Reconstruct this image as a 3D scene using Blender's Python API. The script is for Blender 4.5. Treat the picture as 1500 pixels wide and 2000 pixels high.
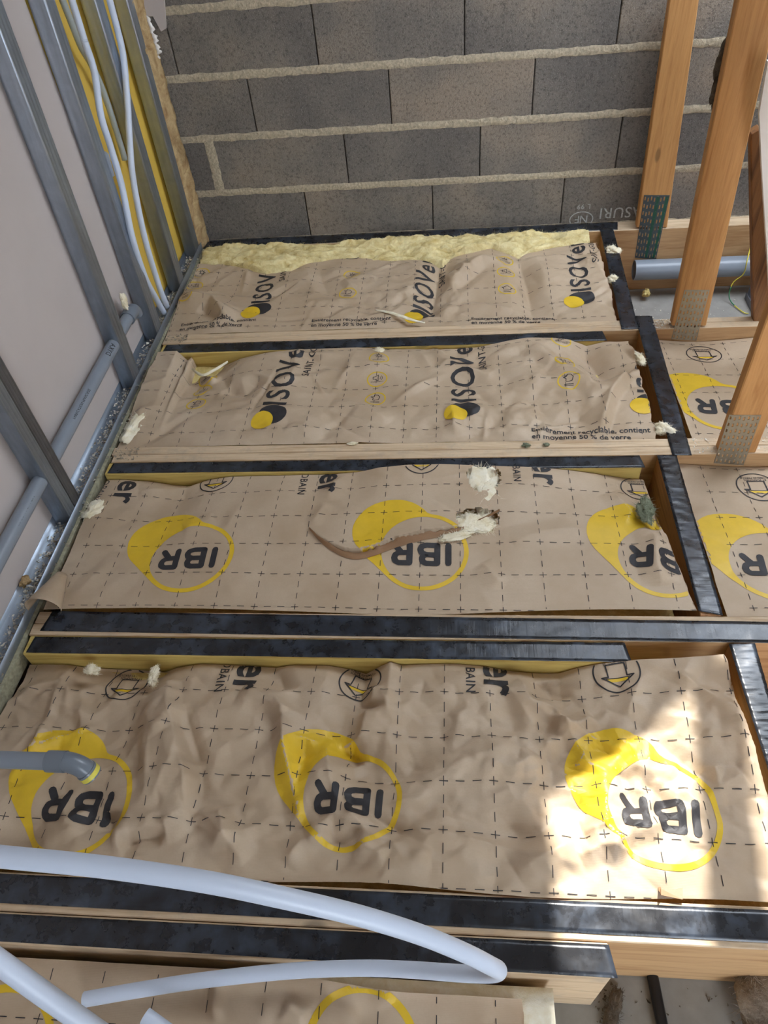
import bpy, bmesh, math, random
import numpy as np
from mathutils import Vector, Matrix, Euler

for o in list(bpy.data.objects): bpy.data.objects.remove(o)
scene = bpy.context.scene
COL = scene.collection

# ------------------------------------------------------------------ camera
CAM = np.array([1.07276, -2.80183, 1.45341]); YAW, PITCH, ROLL, FPX = -0.148673, 0.825786, -0.116689, 1413.56
def cam_axes():
    cy, sy, cp, sp, cr, sr = math.cos(YAW), math.sin(YAW), math.cos(PITCH), math.sin(PITCH), math.cos(ROLL), math.sin(ROLL)
    f = np.array([sy*cp, cy*cp, -sp]); r = np.array([cy, -sy, 0.0]); u = np.cross(r, f)
    return cr*r + sr*u, -sr*r + cr*u, f
CR, CU, CF = cam_axes()
camd = bpy.data.cameras.new('camera'); camo = bpy.data.objects.new('camera', camd); COL.objects.link(camo)
camd.sensor_fit = 'VERTICAL'; camd.sensor_height = 36.0; camd.lens = 36.0*FPX/2000.0
camd.clip_start = 0.02; camd.clip_end = 100
camo.matrix_world = Matrix(((CR[0], CU[0], -CF[0], CAM[0]), (CR[1], CU[1], -CF[1], CAM[1]), (CR[2], CU[2], -CF[2], CAM[2]), (0, 0, 0, 1)))
scene.camera = camo

# ------------------------------------------------------------------ sky, sun, exposure
SUN = Vector((-0.2, -1.8, -2.2))          # direction the sunlight travels
wd = bpy.data.worlds.new('sky'); scene.world = wd; wd.use_nodes = True
nt = wd.node_tree; nt.nodes.clear()
bgn = nt.nodes.new('ShaderNodeBackground'); won = nt.nodes.new('ShaderNodeOutputWorld')
bgn.inputs['Color'].default_value = (0.80, 0.885, 1.0, 1); bgn.inputs['Strength'].default_value = 9.0
nt.links.new(bgn.outputs[0], won.inputs[0])
sl = bpy.data.lights.new('sun', 'SUN'); sl.energy = 10.5; sl.angle = 0.012; sl.color = (1.0, 0.97, 0.92)
so = bpy.data.objects.new('sun', sl); COL.objects.link(so); so.rotation_euler = SUN.to_track_quat('-Z', 'Y').to_euler(); so.location = (2, 2, 5)
vs = scene.view_settings; vs.view_transform = 'Standard'; vs.look = 'None'; vs.gamma = 1; vs.use_curve_mapping = False
vs.exposure = 0.22

# ------------------------------------------------------------------ helpers
rnd = random.Random(7)
def at(px, py, ax, val):
    """point where the sight line of a photo pixel meets a real plane of the room"""
    d = CF + CR*(px-750)/FPX - CU*(py-1000)/FPX; i = 'xyz'.index(ax)
    return CAM + (val-CAM[i])/d[i]*d
def depth_at(px, py, dep):
    d = CF + CR*(px-750)/FPX - CU*(py-1000)/FPX
    return CAM + dep*d
def tag(o, label=None, cat=None, group=None, kind=None):
    if label: o['label'] = label
    if cat: o['category'] = cat
    if group: o['group'] = group
    if kind: o['kind'] = kind
    return o
def empty(name, loc, label, cat, group=None, kind=None):
    o = bpy.data.objects.new(name, None); COL.objects.link(o); o.location = Vector(loc); o.empty_display_size = .05
    return tag(o, label, cat, group, kind)
def world_loc(o):
    v = Vector((0, 0, 0))
    while o is not None: v += o.location; o = o.parent
    return v
class MB:
    def __init__(s): s.v = []; s.f = []
    def add(s, vs, fs):
        n = len(s.v); s.v += [tuple(map(float, p)) for p in vs]; s.f += [tuple(i+n for i in f) for f in fs]; return s
    def box(s, x0, x1, y0, y1, z0, z1, c=0.0):
        """box with chamfered long edges (c)"""
        return s.prism_box([(x0, y0, z0), (x1, y0, z0), (x1, y1, z0), (x0, y1, z0), (x0, y0, z1), (x1, y0, z1), (x1, y1, z1), (x0, y1, z1)], c)
    def prism_box(s, p, c=0.0):
        F = [(0, 3, 2, 1), (4, 5, 6, 7), (0, 1, 5, 4), (1, 2, 6, 5), (2, 3, 7, 6), (3, 0, 4, 7)]
        if c <= 0: return s.add(p, F)
        bm = bmesh.new(); vv = [bm.verts.new(q) for q in p]
        for f in F: bm.faces.new([vv[i] for i in f])
        bmesh.ops.bevel(bm, geom=list(bm.edges), offset=c, segments=1, affect='EDGES')
        bm.verts.index_update(); s.add([v.co[:] for v in bm.verts], [tuple(v.index for v in f.verts) for f in bm.faces]); bm.free(); return s
    def tube(s, pts, r, n=14, caps=True, rib=None):
        pts = [Vector(p) for p in pts]; m = len(pts)
        R = r if callable(r) else (lambda i: r)
        T = [(pts[min(i+1, m-1)]-pts[max(i-1, 0)]).normalized() for i in range(m)]
        a = Vector((0, 0, 1)) if abs(T[0].z) < .9 else Vector((1, 0, 0)); N = T[0].cross(a).normalized()
        vs = []; fs = []
        for i in range(m):
            N = (N - T[i]*N.dot(T[i])).normalized(); B = T[i].cross(N)
            for k in range(n):
                an = 2*math.pi*k/n; vs.append(pts[i]+(N*math.cos(an)+B*math.sin(an))*R(i))
        for i in range(m-1):
            for k in range(n): fs.append((i*n+k, i*n+(k+1) % n, (i+1)*n+(k+1) % n, (i+1)*n+k))
        if caps: fs.append(tuple(range(n-1, -1, -1))); fs.append(tuple((m-1)*n+k for k in range(n)))
        return s.add(vs, fs)
    def pipe(s, pts, r, wall, n=18):
        """hollow pipe open at both ends"""
        s.tube(pts, r, n, False); k0 = len(s.v); s.tube(pts, r-wall, n, False)
        m = len(pts); k1 = k0-m*n
        for e in (0, m-1):
            for k in range(n):
                a, b = e*n+k, e*n+(k+1) % n; q = (k1+a, k0+a, k0+b, k1+b); s.f.append(q if e == 0 else q[::-1])
        return s
    def build(s, name, mat, parent=None, smooth=False, loc=None, auto=None):
        me = bpy.data.meshes.new(name)
        if parent is not None: off = world_loc(parent)
        elif loc is not None: off = Vector(loc)
        else:
            A = np.array(s.v); off = Vector(((A[:, 0].min()+A[:, 0].max())/2, (A[:, 1].min()+A[:, 1].max())/2, A[:, 2].min()))
        me.from_pydata([(x-off.x, y-off.y, z-off.z) for x, y, z in s.v], [], s.f); me.update()
        if mat: me.materials.append(mat)
        o = bpy.data.objects.new(name, me); COL.objects.link(o)
        if parent is not None: o.parent = parent
        else: o.location = off
        if smooth or auto is not None:
            me.polygons.foreach_set('use_smooth', [True]*len(me.polygons))
            if auto is not None: me.set_sharp_from_angle(angle=auto)
        return o
def spline(pts, n=10):
    """Catmull-Rom through the points"""
    P = [np.array(p, float) for p in pts]; P = [2*P[0]-P[1]]+P+[2*P[-1]-P[-2]]; out = []
    for i in range(1, len(P)-2):
        for k in range(n):
            t = k/n; a, b, c, d = P[i-1:i+3]
            out.append(.5*((2*b)+(-a+c)*t+(2*a-5*b+4*c-d)*t*t+(-a+3*b-3*c+d)*t**3))
    out.append(P[-2]); return out

def hash2(ix, iy, seed):
    h = (ix.astype(np.int64)*374761393 + iy.astype(np.int64)*668265263 + seed*1442695041) & 0xffffffff
    h = ((h ^ (h >> 13))*1274126177) & 0xffffffff; h = ((h ^ (h >> 16))*2246822519) & 0xffffffff
    return ((h ^ (h >> 15)) & 0xffffff)/float(0xffffff)
def vnoise(x, y, seed=0):
    x = np.asarray(x, float); y = np.asarray(y, float)
    ix = np.floor(x); iy = np.floor(y); fx = x-ix; fy = y-iy; fx = fx*fx*(3-2*fx); fy = fy*fy*(3-2*fy)
    a = hash2(ix, iy, seed); b = hash2(ix+1, iy, seed); c = hash2(ix, iy+1, seed); d = hash2(ix+1, iy+1, seed)
    return (a*(1-fx)+b*fx)*(1-fy)+(c*(1-fx)+d*fx)*fy
def fbm(x, y, seed=0, o=4):
    t = 0; a = .5
    for k in range(o): t = t+a*vnoise(x*2**k+k*17.3, y*2**k-k*9.1, seed+k); a *= .5
    return t
def facet(x, y, cell, seed, rot):
    """crumpled sheet: piecewise flat facets over a warped triangle lattice"""
    c, s = math.cos(rot), math.sin(rot)
    u = (c*x+s*y)/cell; v = (-s*x+c*y)/cell
    u = u+.55*(vnoise(u*.9+3, v*.9, seed+50)-.5)*2; v = v+.55*(vnoise(u*.9-7, v*.9+5, seed+51)-.5)*2
    iu = np.floor(u); iv = np.floor(v); fu = u-iu; fv = v-iv
    a = hash2(iu, iv, seed); b = hash2(iu+1, iv, seed); d = hash2(iu, iv+1, seed); e = hash2(iu+1, iv+1, seed)
    lo = a+(b-a)*fu+(d-a)*fv; hi = e+(d-e)*(1-fu)+(b-e)*(1-fv)
    return np.where(fu+fv < 1, lo, hi)-.5

# ------------------------------------------------------------------ materials
def srgb(r, g, b):
    f = lambda c: (c/255)/12.92 if c/255 <= .04045 else ((c/255+.055)/1.055)**2.4
    return (f(r), f(g), f(b), 1)
MATS = {}
class NT:
    def __init__(s, name):
        s.m = bpy.data.materials.new(name); s.m.use_nodes = True; s.t = s.m.node_tree; s.t.nodes.clear()
        s.out = s.n('ShaderNodeOutputMaterial'); s.b = s.n('ShaderNodeBsdfPrincipled'); s.l(s.b.outputs[0], s.out.inputs[0]); MATS[name] = s.m
    def n(s, t, **kw):
        x = s.t.nodes.new(t)
        for k, v in kw.items(): setattr(x, k, v)
        return x
    def l(s, a, b): s.t.links.new(a, b)
    def set(s, **kw):
        for k, v in kw.items(): s.b.inputs[k.replace('_', ' ')].default_value = v
    def coord(s, scale=(1, 1, 1), rnd=True):
        tc = s.n('ShaderNodeTexCoord'); mp = s.n('ShaderNodeMapping'); mp.inputs['Scale'].default_value = scale
        if rnd:
            oi = s.n('ShaderNodeObjectInfo'); mu = s.n('ShaderNodeVectorMath', operation='MULTIPLY_ADD')
            cx = s.n('ShaderNodeCombineXYZ')
            for i in range(3): s.l(oi.outputs['Random'], cx.inputs[i])
            mu.inputs[1].default_value = (13, 7, 5); s.l(cx.outputs[0], mu.inputs[0]); s.l(tc.outputs['Object'], mu.inputs[2]); s.l(mu.outputs[0], mp.inputs[0])
        else: s.l(tc.outputs['Object'], mp.inputs[0])
        return mp.outputs[0]
    def noise(s, vec, scale, detail=4, rough=.55, dist=0):
        x = s.n('ShaderNodeTexNoise'); x.inputs['Scale'].default_value = scale; x.inputs['Detail'].default_value = detail
        x.inputs['Roughness'].default_value = rough; x.inputs['Distortion'].default_value = dist; s.l(vec, x.inputs['Vector']); return x.outputs['Fac']
    def ramp(s, fac, stops, interp='LINEAR'):
        x = s.n('ShaderNodeValToRGB'); x.color_ramp.interpolation = interp; e = x.color_ramp.elements
        while len(e) > 1: e.remove(e[-1])
        e[0].position = stops[0][0]; e[0].color = stops[0][1]
        for p, c in stops[1:]: k = e.new(p); k.color = c
        s.l(fac, x.inputs[0]); return x.outputs[0]
    def mix(s, fac, a, b, mode='MIX'):
        x = s.n('ShaderNodeMix', data_type='RGBA', blend_type=mode)
        if isinstance(fac, (int, float)): x.inputs[0].default_value = fac
        else: s.l(fac, x.inputs[0])
        for i, c in ((6, a), (7, b)):
            if isinstance(c, tuple): x.inputs[i].default_value = c
            else: s.l(c, x.inputs[i])
        return x.outputs[2]
    def bump(s, h, strength=.3, dist=.002, normal=None):
        x = s.n('ShaderNodeBump'); x.inputs['Strength'].default_value = strength; x.inputs['Distance'].default_value = dist; s.l(h, x.inputs['Height'])
        if normal is not None: s.l(normal, x.inputs['Normal'])
        s.l(x.outputs[0], s.b.inputs['Normal']); return x.outputs[0]
    def col(s, c): s.l(c, s.b.inputs['Base Color'])
G1 = lambda v: (v, v, v, 1)

def mat_wood(name, base, dark, axis, rough=.65, dirt=.0):
    m = NT(name); sc = {'X': (.6, 9, 9), 'Y': (9, .6, 9), 'Z': (9, 9, .6)}[axis]
    v = m.coord(sc); g = m.noise(v, 6, 5, .6, .6); g2 = m.noise(v, 28, 3, .5)
    c = m.ramp(g, [(.3, dark), (.5, base), (.75, tuple(min(1, x*1.12) for x in base[:3])+(1,))])
    c = m.mix(m.ramp(g2, [(.45, G1(0)), (.72, G1(.35))]), c, dark)
    vk = m.coord({'X': (.35, 1, 1), 'Y': (1, .35, 1), 'Z': (1, 1, .35)}[axis]); kn = m.n('ShaderNodeTexVoronoi'); kn.inputs['Scale'].default_value = 9; m.l(vk, kn.inputs['Vector'])
    c = m.mix(m.ramp(kn.outputs['Distance'], [(.06, G1(.75)), (.1, G1(0))]), c, tuple(x*.35 for x in base[:3])+(1,))
    if dirt:
        v3 = m.coord((1, 1, 1)); d = m.noise(v3, 14, 6, .7); c = m.mix(m.ramp(d, [(.5, G1(0)), (.72, G1(dirt))]), c, srgb(150, 140, 128))
    m.col(c); m.set(Roughness=rough); m.bump(g2, .25, .001); return m.m
W_PALE = mat_wood('wood_pale', srgb(208, 184, 152), srgb(178, 146, 110), 'X', dirt=.5)
W_CHORD = mat_wood('wood_chord', srgb(192, 154, 110), srgb(164, 122, 78), 'X')
W_YEL = mat_wood('wood_yellow', srgb(208, 182, 104), srgb(178, 142, 66), 'X')
W_POST = mat_wood('wood_post', srgb(202, 150, 92), srgb(178, 122, 66), 'Z')
W_BLK = mat_wood('wood_block', srgb(170, 122, 76), srgb(128, 84, 48), 'Y')
W_BROWN = mat_wood('wood_brown', srgb(140, 96, 56), srgb(100, 64, 36), 'Z')
W_RAFT = mat_wood('wood_rafter', srgb(180, 130, 80), srgb(140, 95, 55), 'Y')

def mat_tape():
    for ax in 'XY':
        m = NT('tape_'+ax); v = m.coord((1, 1, 1)); s1 = m.noise(v, 9, 4, .6, .3); s2 = m.noise(v, 38, 4, .55, .2); vv = m.coord((2.2, .22, 1) if ax == 'X' else (.22, 2.2, 1)); s3 = m.noise(vv, 60, 3, .5, .4)
        mk = m.n('ShaderNodeMath', operation='MULTIPLY'); m.l(m.ramp(s1, [(.42, G1(0)), (.68, G1(1))]), mk.inputs[0]); m.l(m.ramp(s2, [(.38, G1(.15)), (.62, G1(1))]), mk.inputs[1])
        m.col(m.mix(mk.outputs[0], srgb(26, 27, 31), srgb(66, 75, 88)))
        m.l(m.ramp(s2, [(.3, G1(.24)), (.7, G1(.34))]), m.b.inputs['Roughness']); m.b.inputs['Specular IOR Level'].default_value = .6
        a = m.n('ShaderNodeMath', operation='ADD'); m.l(s3, a.inputs[0]); m.l(s1, a.inputs[1]); m.bump(a.outputs[0], .32, .0012)
    return MATS['tape_X'], MATS['tape_Y']
TAPE_X, TAPE_Y = mat_tape()
def mat_kraft(name='kraft', base=srgb(207, 186, 160), dark=srgb(190, 167, 139)):
    m = NT(name); v = m.coord((1, 1, 1)); n1 = m.noise(v, 5, 5, .6); n2 = m.noise(v, 260, 2, .5)
    c = m.ramp(n1, [(.35, dark), (.65, base)]); c = m.mix(m.ramp(n2, [(.4, G1(0)), (.7, G1(.22))]), c, dark)
    w = m.n('ShaderNodeTexWave', wave_type='BANDS', bands_direction='Y'); w.inputs['Scale'].default_value = 130; w.inputs['Distortion'].default_value = .6; m.l(v, w.inputs['Vector'])
    w2 = m.noise(v, 40, 4, .6, .3); a = m.n('ShaderNodeMath', operation='MULTIPLY_ADD'); m.l(w.outputs['Fac'], a.inputs[0]); a.inputs[1].default_value = .12; m.l(w2, a.inputs[2])
    m.col(c); m.set(Roughness=.5); m.b.inputs['Specular IOR Level'].default_value = .35; m.bump(a.outputs[0], .3, .0015)
    tr = m.n('ShaderNodeBsdfTranslucent'); tr.inputs['Color'].default_value = srgb(205, 140, 80); mx = m.n('ShaderNodeMixShader'); mx.inputs[0].default_value = .12
    m.l(m.b.outputs[0], mx.inputs[1]); m.l(tr.outputs[0], mx.inputs[2]); m.l(mx.outputs[0], m.out.inputs[0]); return m.m
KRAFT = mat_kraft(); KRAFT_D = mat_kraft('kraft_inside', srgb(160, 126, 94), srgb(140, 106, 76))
def mat_plain(name, c, rough=.5, metal=0, nscale=30, var=.12, bump=0, bdist=.002, spec=None):
    m = NT(name); v = m.coord((1, 1, 1)); n = m.noise(v, nscale, 5, .6)
    d = tuple(x*(1-var) for x in c[:3])+(1,); l = tuple(min(1, x*(1+var)) for x in c[:3])+(1,)
    m.col(m.ramp(n, [(.3, d), (.7, l)])); m.set(Roughness=rough, Metallic=metal)
    if spec is not None: m.b.inputs['Specular IOR Level'].default_value = spec
    if bump: m.bump(n, bump, bdist)
    return m.m
PRINT_K = mat_plain('print_black', srgb(44, 42, 44), .62, 0, 60, .15)
PRINT_Y = mat_plain('print_yellow', srgb(222, 184, 42), .5, 0, 25, .06)
PLASTER = mat_plain('plasterboard', srgb(192, 182, 177), .8, 0, 3, .05, .08, .001)
YELLOW = mat_plain('yellow_panel', srgb(222, 186, 82), .6, 0, 5, .08, .1, .002)
PVC = mat_plain('pvc_grey', srgb(134, 142, 152), .32, 0, 8, .05)
PVC_D = mat_plain('pvc_elbow', srgb(118, 126, 136), .28, 0, 8, .05)
PER = mat_plain('white_conduit', srgb(208, 218, 234), .38, 0, 4, .03)
ICTA = mat_plain('grey_conduit', srgb(168, 176, 172), .45, 0, 8, .05)
BLACKC = mat_plain('black_conduit', srgb(36, 37, 42), .4, 0, 8, .1)
WHITE = mat_plain('white_board', srgb(236, 232, 226), .8, 0, 6, .04, .1)
LABELM = mat_plain('label_yellow', srgb(226, 214, 90), .5, 0, 40, .1)
CHALK = mat_plain('chalk', srgb(196, 196, 192), .9, 0, 160, .3)
def mat_wool(name, a, b, dirt=None, bump=.7):
    m = NT(name); v = m.coord((1, 1, 1)); n = m.noise(v, 22, 8, .7, .8); n2 = m.noise(v, 160, 4, .7, 1)
    c = m.ramp(n, [(.3, a), (.65, b)])
    if dirt: c = m.mix(m.ramp(m.noise(v, 9, 5, .65), [(.55, G1(0)), (.75, G1(.55))]), c, dirt)
    m.col(c); m.set(Roughness=.95); m.b.inputs['Specular IOR Level'].default_value = .1
    ad = m.n('ShaderNodeMath', operation='ADD'); m.l(n, ad.inputs[0]); m.l(n2, ad.inputs[1]); m.bump(ad.outputs[0], bump, .006); return m.m
WOOL_Y = mat_wool('wool_yellow', srgb(206, 180, 110), srgb(244, 226, 160), srgb(140, 130, 96))
WOOL_W = mat_wool('wool_white', srgb(230, 215, 176), srgb(249, 243, 224), bump=.3)
WOOL_F = mat_wool('wool_cream', srgb(220, 194, 124), srgb(252, 238, 186), srgb(150, 134, 94))
WOOL_G = mat_wool('wool_green', srgb(96, 104, 84), srgb(156, 160, 136))
WOOL_B = mat_wool('wool_brown', srgb(150, 116, 76), srgb(214, 188, 142), srgb(110, 86, 60))
WOOL_GB = mat_wool('wool_dusty', srgb(112, 98, 84), srgb(176, 162, 146), srgb(84, 72, 60))
WOOL_D = mat_wool('fibre_grey', srgb(70, 62, 54), srgb(124, 112, 98))
def mat_metal(name, c, rough, metal=.9, z=True):
    m = NT(name); v = m.coord((1, 1, .12) if z else (1, .12, 1)); n = m.noise(v, 30, 6, .65, .5); v2 = m.coord((1, 1, 1)); n2 = m.noise(v2, 12, 6, .7, 1)
    d = tuple(x*.72 for x in c[:3])+(1,); m.col(m.mix(m.ramp(n2, [(.4, G1(0)), (.7, G1(.5))]), m.ramp(n, [(.3, d), (.7, c)]), d))
    m.set(Metallic=metal); m.l(m.ramp(n2, [(.3, G1(rough-.08)), (.7, G1(rough+.14))]), m.b.inputs['Roughness']); m.bump(n, .15, .0008); return m.m
STEEL = mat_metal('galvanised_steel', srgb(196, 208, 222), .42)
STEEL_T = mat_metal('galvanised_track', srgb(186, 198, 212), .45, .85, False)
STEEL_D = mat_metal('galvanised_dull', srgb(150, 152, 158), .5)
PLATE = mat_metal('nail_plate', srgb(186, 178, 160), .42)
PLATE_G = mat_metal('nail_plate_dark', srgb(96, 104, 106), .45, .7)
GREENP = mat_plain('green_paint', srgb(28, 82, 62), .5)
def mat_block():
    m = NT('concrete_block'); v = m.coord((1, 1, 1)); n1 = m.noise(v, 3.2, 3, .5); n2 = m.noise(v, 100, 6, .78); n3 = m.noise(v, 210, 3, .6)
    vo = m.n('ShaderNodeTexVoronoi'); vo.inputs['Scale'].default_value = 150; m.l(v, vo.inputs['Vector'])
    oi = m.n('ShaderNodeObjectInfo'); ad = m.n('ShaderNodeMath', operation='MULTIPLY_ADD'); m.l(oi.outputs['Random'], ad.inputs[0]); ad.inputs[1].default_value = .28; m.l(n1, ad.inputs[2])
    c = m.ramp(ad.outputs[0], [(.44, srgb(120, 115, 109)), (.62, srgb(138, 131, 122)), (.80, srgb(164, 150, 134))])
    c = m.mix(m.ramp(n2, [(.34, G1(.75)), (.5, G1(0))]), c, srgb(70, 66, 64)); c = m.mix(m.ramp(n2, [(.6, G1(0)), (.78, G1(.6))]), c, srgb(190, 182, 172))
    c = m.mix(m.ramp(vo.outputs['Distance'], [(.1, G1(.35)), (.22, G1(0))]), c, srgb(206, 200, 190))
    m.col(c); m.set(Roughness=.95); a = m.n('ShaderNodeMath', operation='ADD'); m.l(n2, a.inputs[0]); m.l(n3, a.inputs[1]); m.bump(a.outputs[0], .9, .006); return m.m
BLOCK = mat_block()
MORTAR = mat_plain('mortar', srgb(186, 174, 151), .95, 0, 110, .3, .9, .006)
CORE = mat_plain('mortar_core', srgb(70, 66, 62), .95)
CEIL = mat_plain('ceiling_board', srgb(146, 142, 136), .85, 0, 20, .12, .2, .002)
ROOFM = mat_plain('unseen_shell', srgb(168, 160, 152), .8)
PLUG = mat_plain('crumb_white', srgb(220, 214, 200), .9, 0, 60, .1)
CRUMB = mat_plain('crumb_grey', srgb(150, 140, 124), .95, 0, 60, .3)
EDGE = mat_plain('edge_board', srgb(150, 146, 122), .9, 0, 90, .3, .6, .004)
WIRE_Y = mat_plain('wire_yellow', srgb(214, 200, 70), .4)
WIRE_G = mat_plain('wire_green', srgb(40, 110, 70), .4)

# ------------------------------------------------------------------ levels
YW = .125; ZF = -.27; ZR = 2.3
CH = [(.05, .125), (-.6485, -.5875), (-1.2639, -1.1957), (-1.8801, -1.8089), (-2.4873, -2.4201)]
SIS = [None, (-.7064, -.6500), (-1.3150, -1.2655), (-1.9336, -1.8815), (-2.5401, -2.4890)]
SEND = [None, 1.572, 1.590, 1.453, 1.332]
XL, XR = .014, 3.3

# ------------------------------------------------------------------ structure
fl = MB().box(-.4, 4.6, -5.0, YW, ZF-.02, ZF).build('floor', CEIL); tag(fl, kind='structure', label='grey dusty ceiling board lying below the joists')
# unseen roof: sheets added around an opening shaped to throw the sun patch
def roof_sheet(poly):
    n = len(poly); mb = MB(); mb.add([(x, y, ZR) for x, y in poly]+[(x, y, ZR+.03) for x, y in poly], [tuple(range(n))[::-1], tuple(range(n, 2*n))]+[(i, (i+1) % n, n+(i+1) % n, n+i) for i in range(n)]); return mb
SX, SY = .2*ZR/2.2, 1.8*ZR/2.2
cl = MB()
XE, YE, YB = 4.6, -5.0, YW+.1; OX = 3.9
for poly in ([(-1.2, YE), (1.245+SX, YE), (1.245+SX, YB), (-1.2, YB)], [(1.245+SX, YE), (XE, YE), (XE, -2.95+SY), (1.245+SX, -2.95+SY)], [(OX, -2.95+SY), (XE, -2.95+SY), (XE, YB), (OX, YB)],
             [(1.245+SX, -2.21+SY), (1.56+SX, -2.02+SY), (1.72+SX, -1.86+SY), (1.9+SX, YB), (1.245+SX, YB)]):
    m_ = roof_sheet(poly); cl.add(m_.v, m_.f)
tag(cl.build('ceiling', ROOFM), kind='structure', label='unseen roof sheets added around a gap shaped for the sun patch')
def rafter(x0t, x0b, x1t, x1b, yt, yb, label):  # unseen timber added up-sun, set out from the shaded strip it casts
    mb = MB(); z0, z1 = ZR-.10, ZR-.005; k = SX*(z0/ZR); ky = SY*z0/ZR
    a, b, c, d = (x0b+k, yb+ky), (x1b+k, yb+ky), (x1t+k, yt+ky), (x0t+k, yt+ky)
    mb.prism_box([(*a, z0), (*b, z0), (*c, z0), (*d, z0), (*a, z1), (*b, z1), (*c, z1), (*d, z1)], .002)
    tag(mb.build('shade_rafter', W_RAFT), label, 'rafter')
rafter(1.57, 1.435, 1.665, 1.55, -1.98, -2.95, 'unseen roof rafter added across the opening to cast a shaded strip')
rafter(1.70, 1.60, 1.82, 1.72, -1.95, -2.95, 'second unseen roof rafter added across the opening to narrow the sun patch')

tag(MB().box(XE, XE+.1, YE, YW+.1, ZF, ZR).build('wall_right', ROOFM), kind='structure', label='unseen wall added on the right to keep side light out')  # unseen, added to shut out sky light from the right
wf = MB().box(-1.2, 1.9, YE-.1, YE, ZF, ZR).box(2.9, XE, YE-.1, YE, ZF, ZR); tag(wf.build('wall_front', ROOFM), kind='structure', label='unseen wall added behind the viewer with a gap for fill light')  # unseen, added to dim the light from behind; the gap lets in fill
# back wall: blocks with mortar beds
wb = MB().box(-.5, 4.6, YW+.012, YW+.2, ZF, ZR).build('wall_back', CORE, loc=(1.4, YW+.012, ZF)); tag(wb, kind='structure', label='bare grey concrete block gable wall')
s_ = (YW-CAM[1])/(-CAM[1]); sx = lambda x: CAM[0]+s_*(x-CAM[0]); sz = lambda z: CAM[2]+s_*(z-CAM[2])
BH = .203*s_; BW = .5*s_; Z1 = sz(.2544); XO = [sx(.4853), sx(.6659), sx(.3466), sx(.6078), sx(.43), sx(.62)]
BED = .020
def block(x0, x1, z0, z1, k):
    mb = MB(); mb.box(x0, x1, YW+rnd.uniform(-.0006, .0006), YW+.05, z0, z1, .003)
    return mb.build('block', BLOCK, wb)
zb = [Z1+(k-1)*BH for k in range(8)]
for c in range(6):
    z0, z1 = zb[c]+BED/2, zb[c+1]-BED/2
    xs = [XO[c]+BW*k for k in range(-3, 7)]
    for k in range(len(xs)-1):
        a, b = xs[k]+.0018, xs[k+1]-.0018
        if b < -.3 or a > XR: continue
        a = max(a, -.4); b = min(b, XR-.02)
        if c == 1 and abs(xs[k+1]-XO[c]) < .01:      # a short cut block with a wide upright joint
            j = at(418, 320, 'y', YW)[0]; block(a, j-.014, z0, z1, k); a = j+.014
            mj = MB(); n = 14
            for i in range(n+1):
                z = z0+(z1-z0)*i/n; mj.v += [(j-.017-.005*rnd.random(), YW-.0008, z), (j, YW-.005-.002*rnd.random(), z), (j+.017+.005*rnd.random(), YW-.0008, z)]
            for i in range(n): mj.f += [(3*i, 3*i+1, 3*i+4, 3*i+3), (3*i+1, 3*i+2, 3*i+5, 3*i+4)]
            mj.build('mortar_joint', MORTAR, wb, smooth=True)
        block(a, b, z0, z1, k)
for c in range(0, 7):
    mb = MB(); n = 220
    for i in range(n+1):
        x = -.35+(XR+.3)*i/n; e1 = .009+.010*float(fbm(np.array(x*38.), np.array(c*9.), 3)); e2 = .009+.010*float(fbm(np.array(x*38.), np.array(c*9.+4), 4)); bl = .0008+.0012*float(fbm(np.array(x*40.), np.array(c*5.), 5))
        mb.v += [(x, YW-.0002, zb[c]-e2), (x, YW-.0010-bl*.3, zb[c]-e2*.7), (x, YW-.0012-bl*.3, zb[c]), (x, YW-.0010-bl*.3, zb[c]+e1*.7), (x, YW-.0002, zb[c]+e1)]
    for i in range(n):
        for k in range(4): mb.f.append((5*i+k, 5*i+5+k, 5*i+6+k, 5*i+k+1))
    mb.build('mortar_joint', MORTAR, wb, smooth=True)

# left partition lining
PX = -.056
wl = MB().box(PX-.013, PX, -5.0, -.575, ZF, ZR).build('wall_left', PLASTER); tag(wl, kind='structure', label='back of a pinkish grey plasterboard partition lining')
yp = MB().box(PX-.03, PX-.008, -.575, YW, ZF, ZR).build('yellow_panel', YELLOW, wl); tag(yp, 'yellow faced panel between the studs by the block wall')

# ------------------------------------------------------------------ trusses, sister joists, noggins
def timber(x0, x1, y, z0=ZF, z1=0, c=.002):
    return MB().box(x0, x1, y[0], y[1], z0, z1, c)
def strip(p, z, th=.0012, n=60, bend=None, wob=.0012, seed=0):
    """tape: quad p (4 corners x,y in order far-left, far-right, near-right, near-left) lying at z, finely divided"""
    p = [np.array(q[:2], float) for q in p]; vs = []; fs = []; m = 6
    for i in range(n+1):
        t = i/n
        for k in range(m+1):
            w = k/m; a = p[0]*(1-t)+p[1]*t; b = p[3]*(1-t)+p[2]*t; q = a*(1-w)+b*w
            zz = z+th+wob*(float(vnoise(np.array(t*n*.45), np.array(w*3+seed), seed))-.3)
            if bend: zz += bend(t, w)
            vs.append((q[0], q[1], zz))
    for i in range(n):
        for k in range(m): a = i*(m+1)+k; fs.append((a, a+1, a+m+2, a+m+1))
    mb = MB().add(vs, fs); nv = len(vs); lo = [(x, y, zz-th) for x, y, zz in vs]; mb.add(lo, [])
    edge = [k for k in range(m+1)]+[i*(m+1)+m for i in range(1, n+1)]+[n*(m+1)+k for k in range(m-1, -1, -1)]+[i*(m+1) for i in range(n-1, 0, -1)]
    for i in range(len(edge)): a, b = edge[i], edge[(i+1) % len(edge)]; mb.f.append((a, nv+a, nv+b, b))
    return mb
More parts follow.
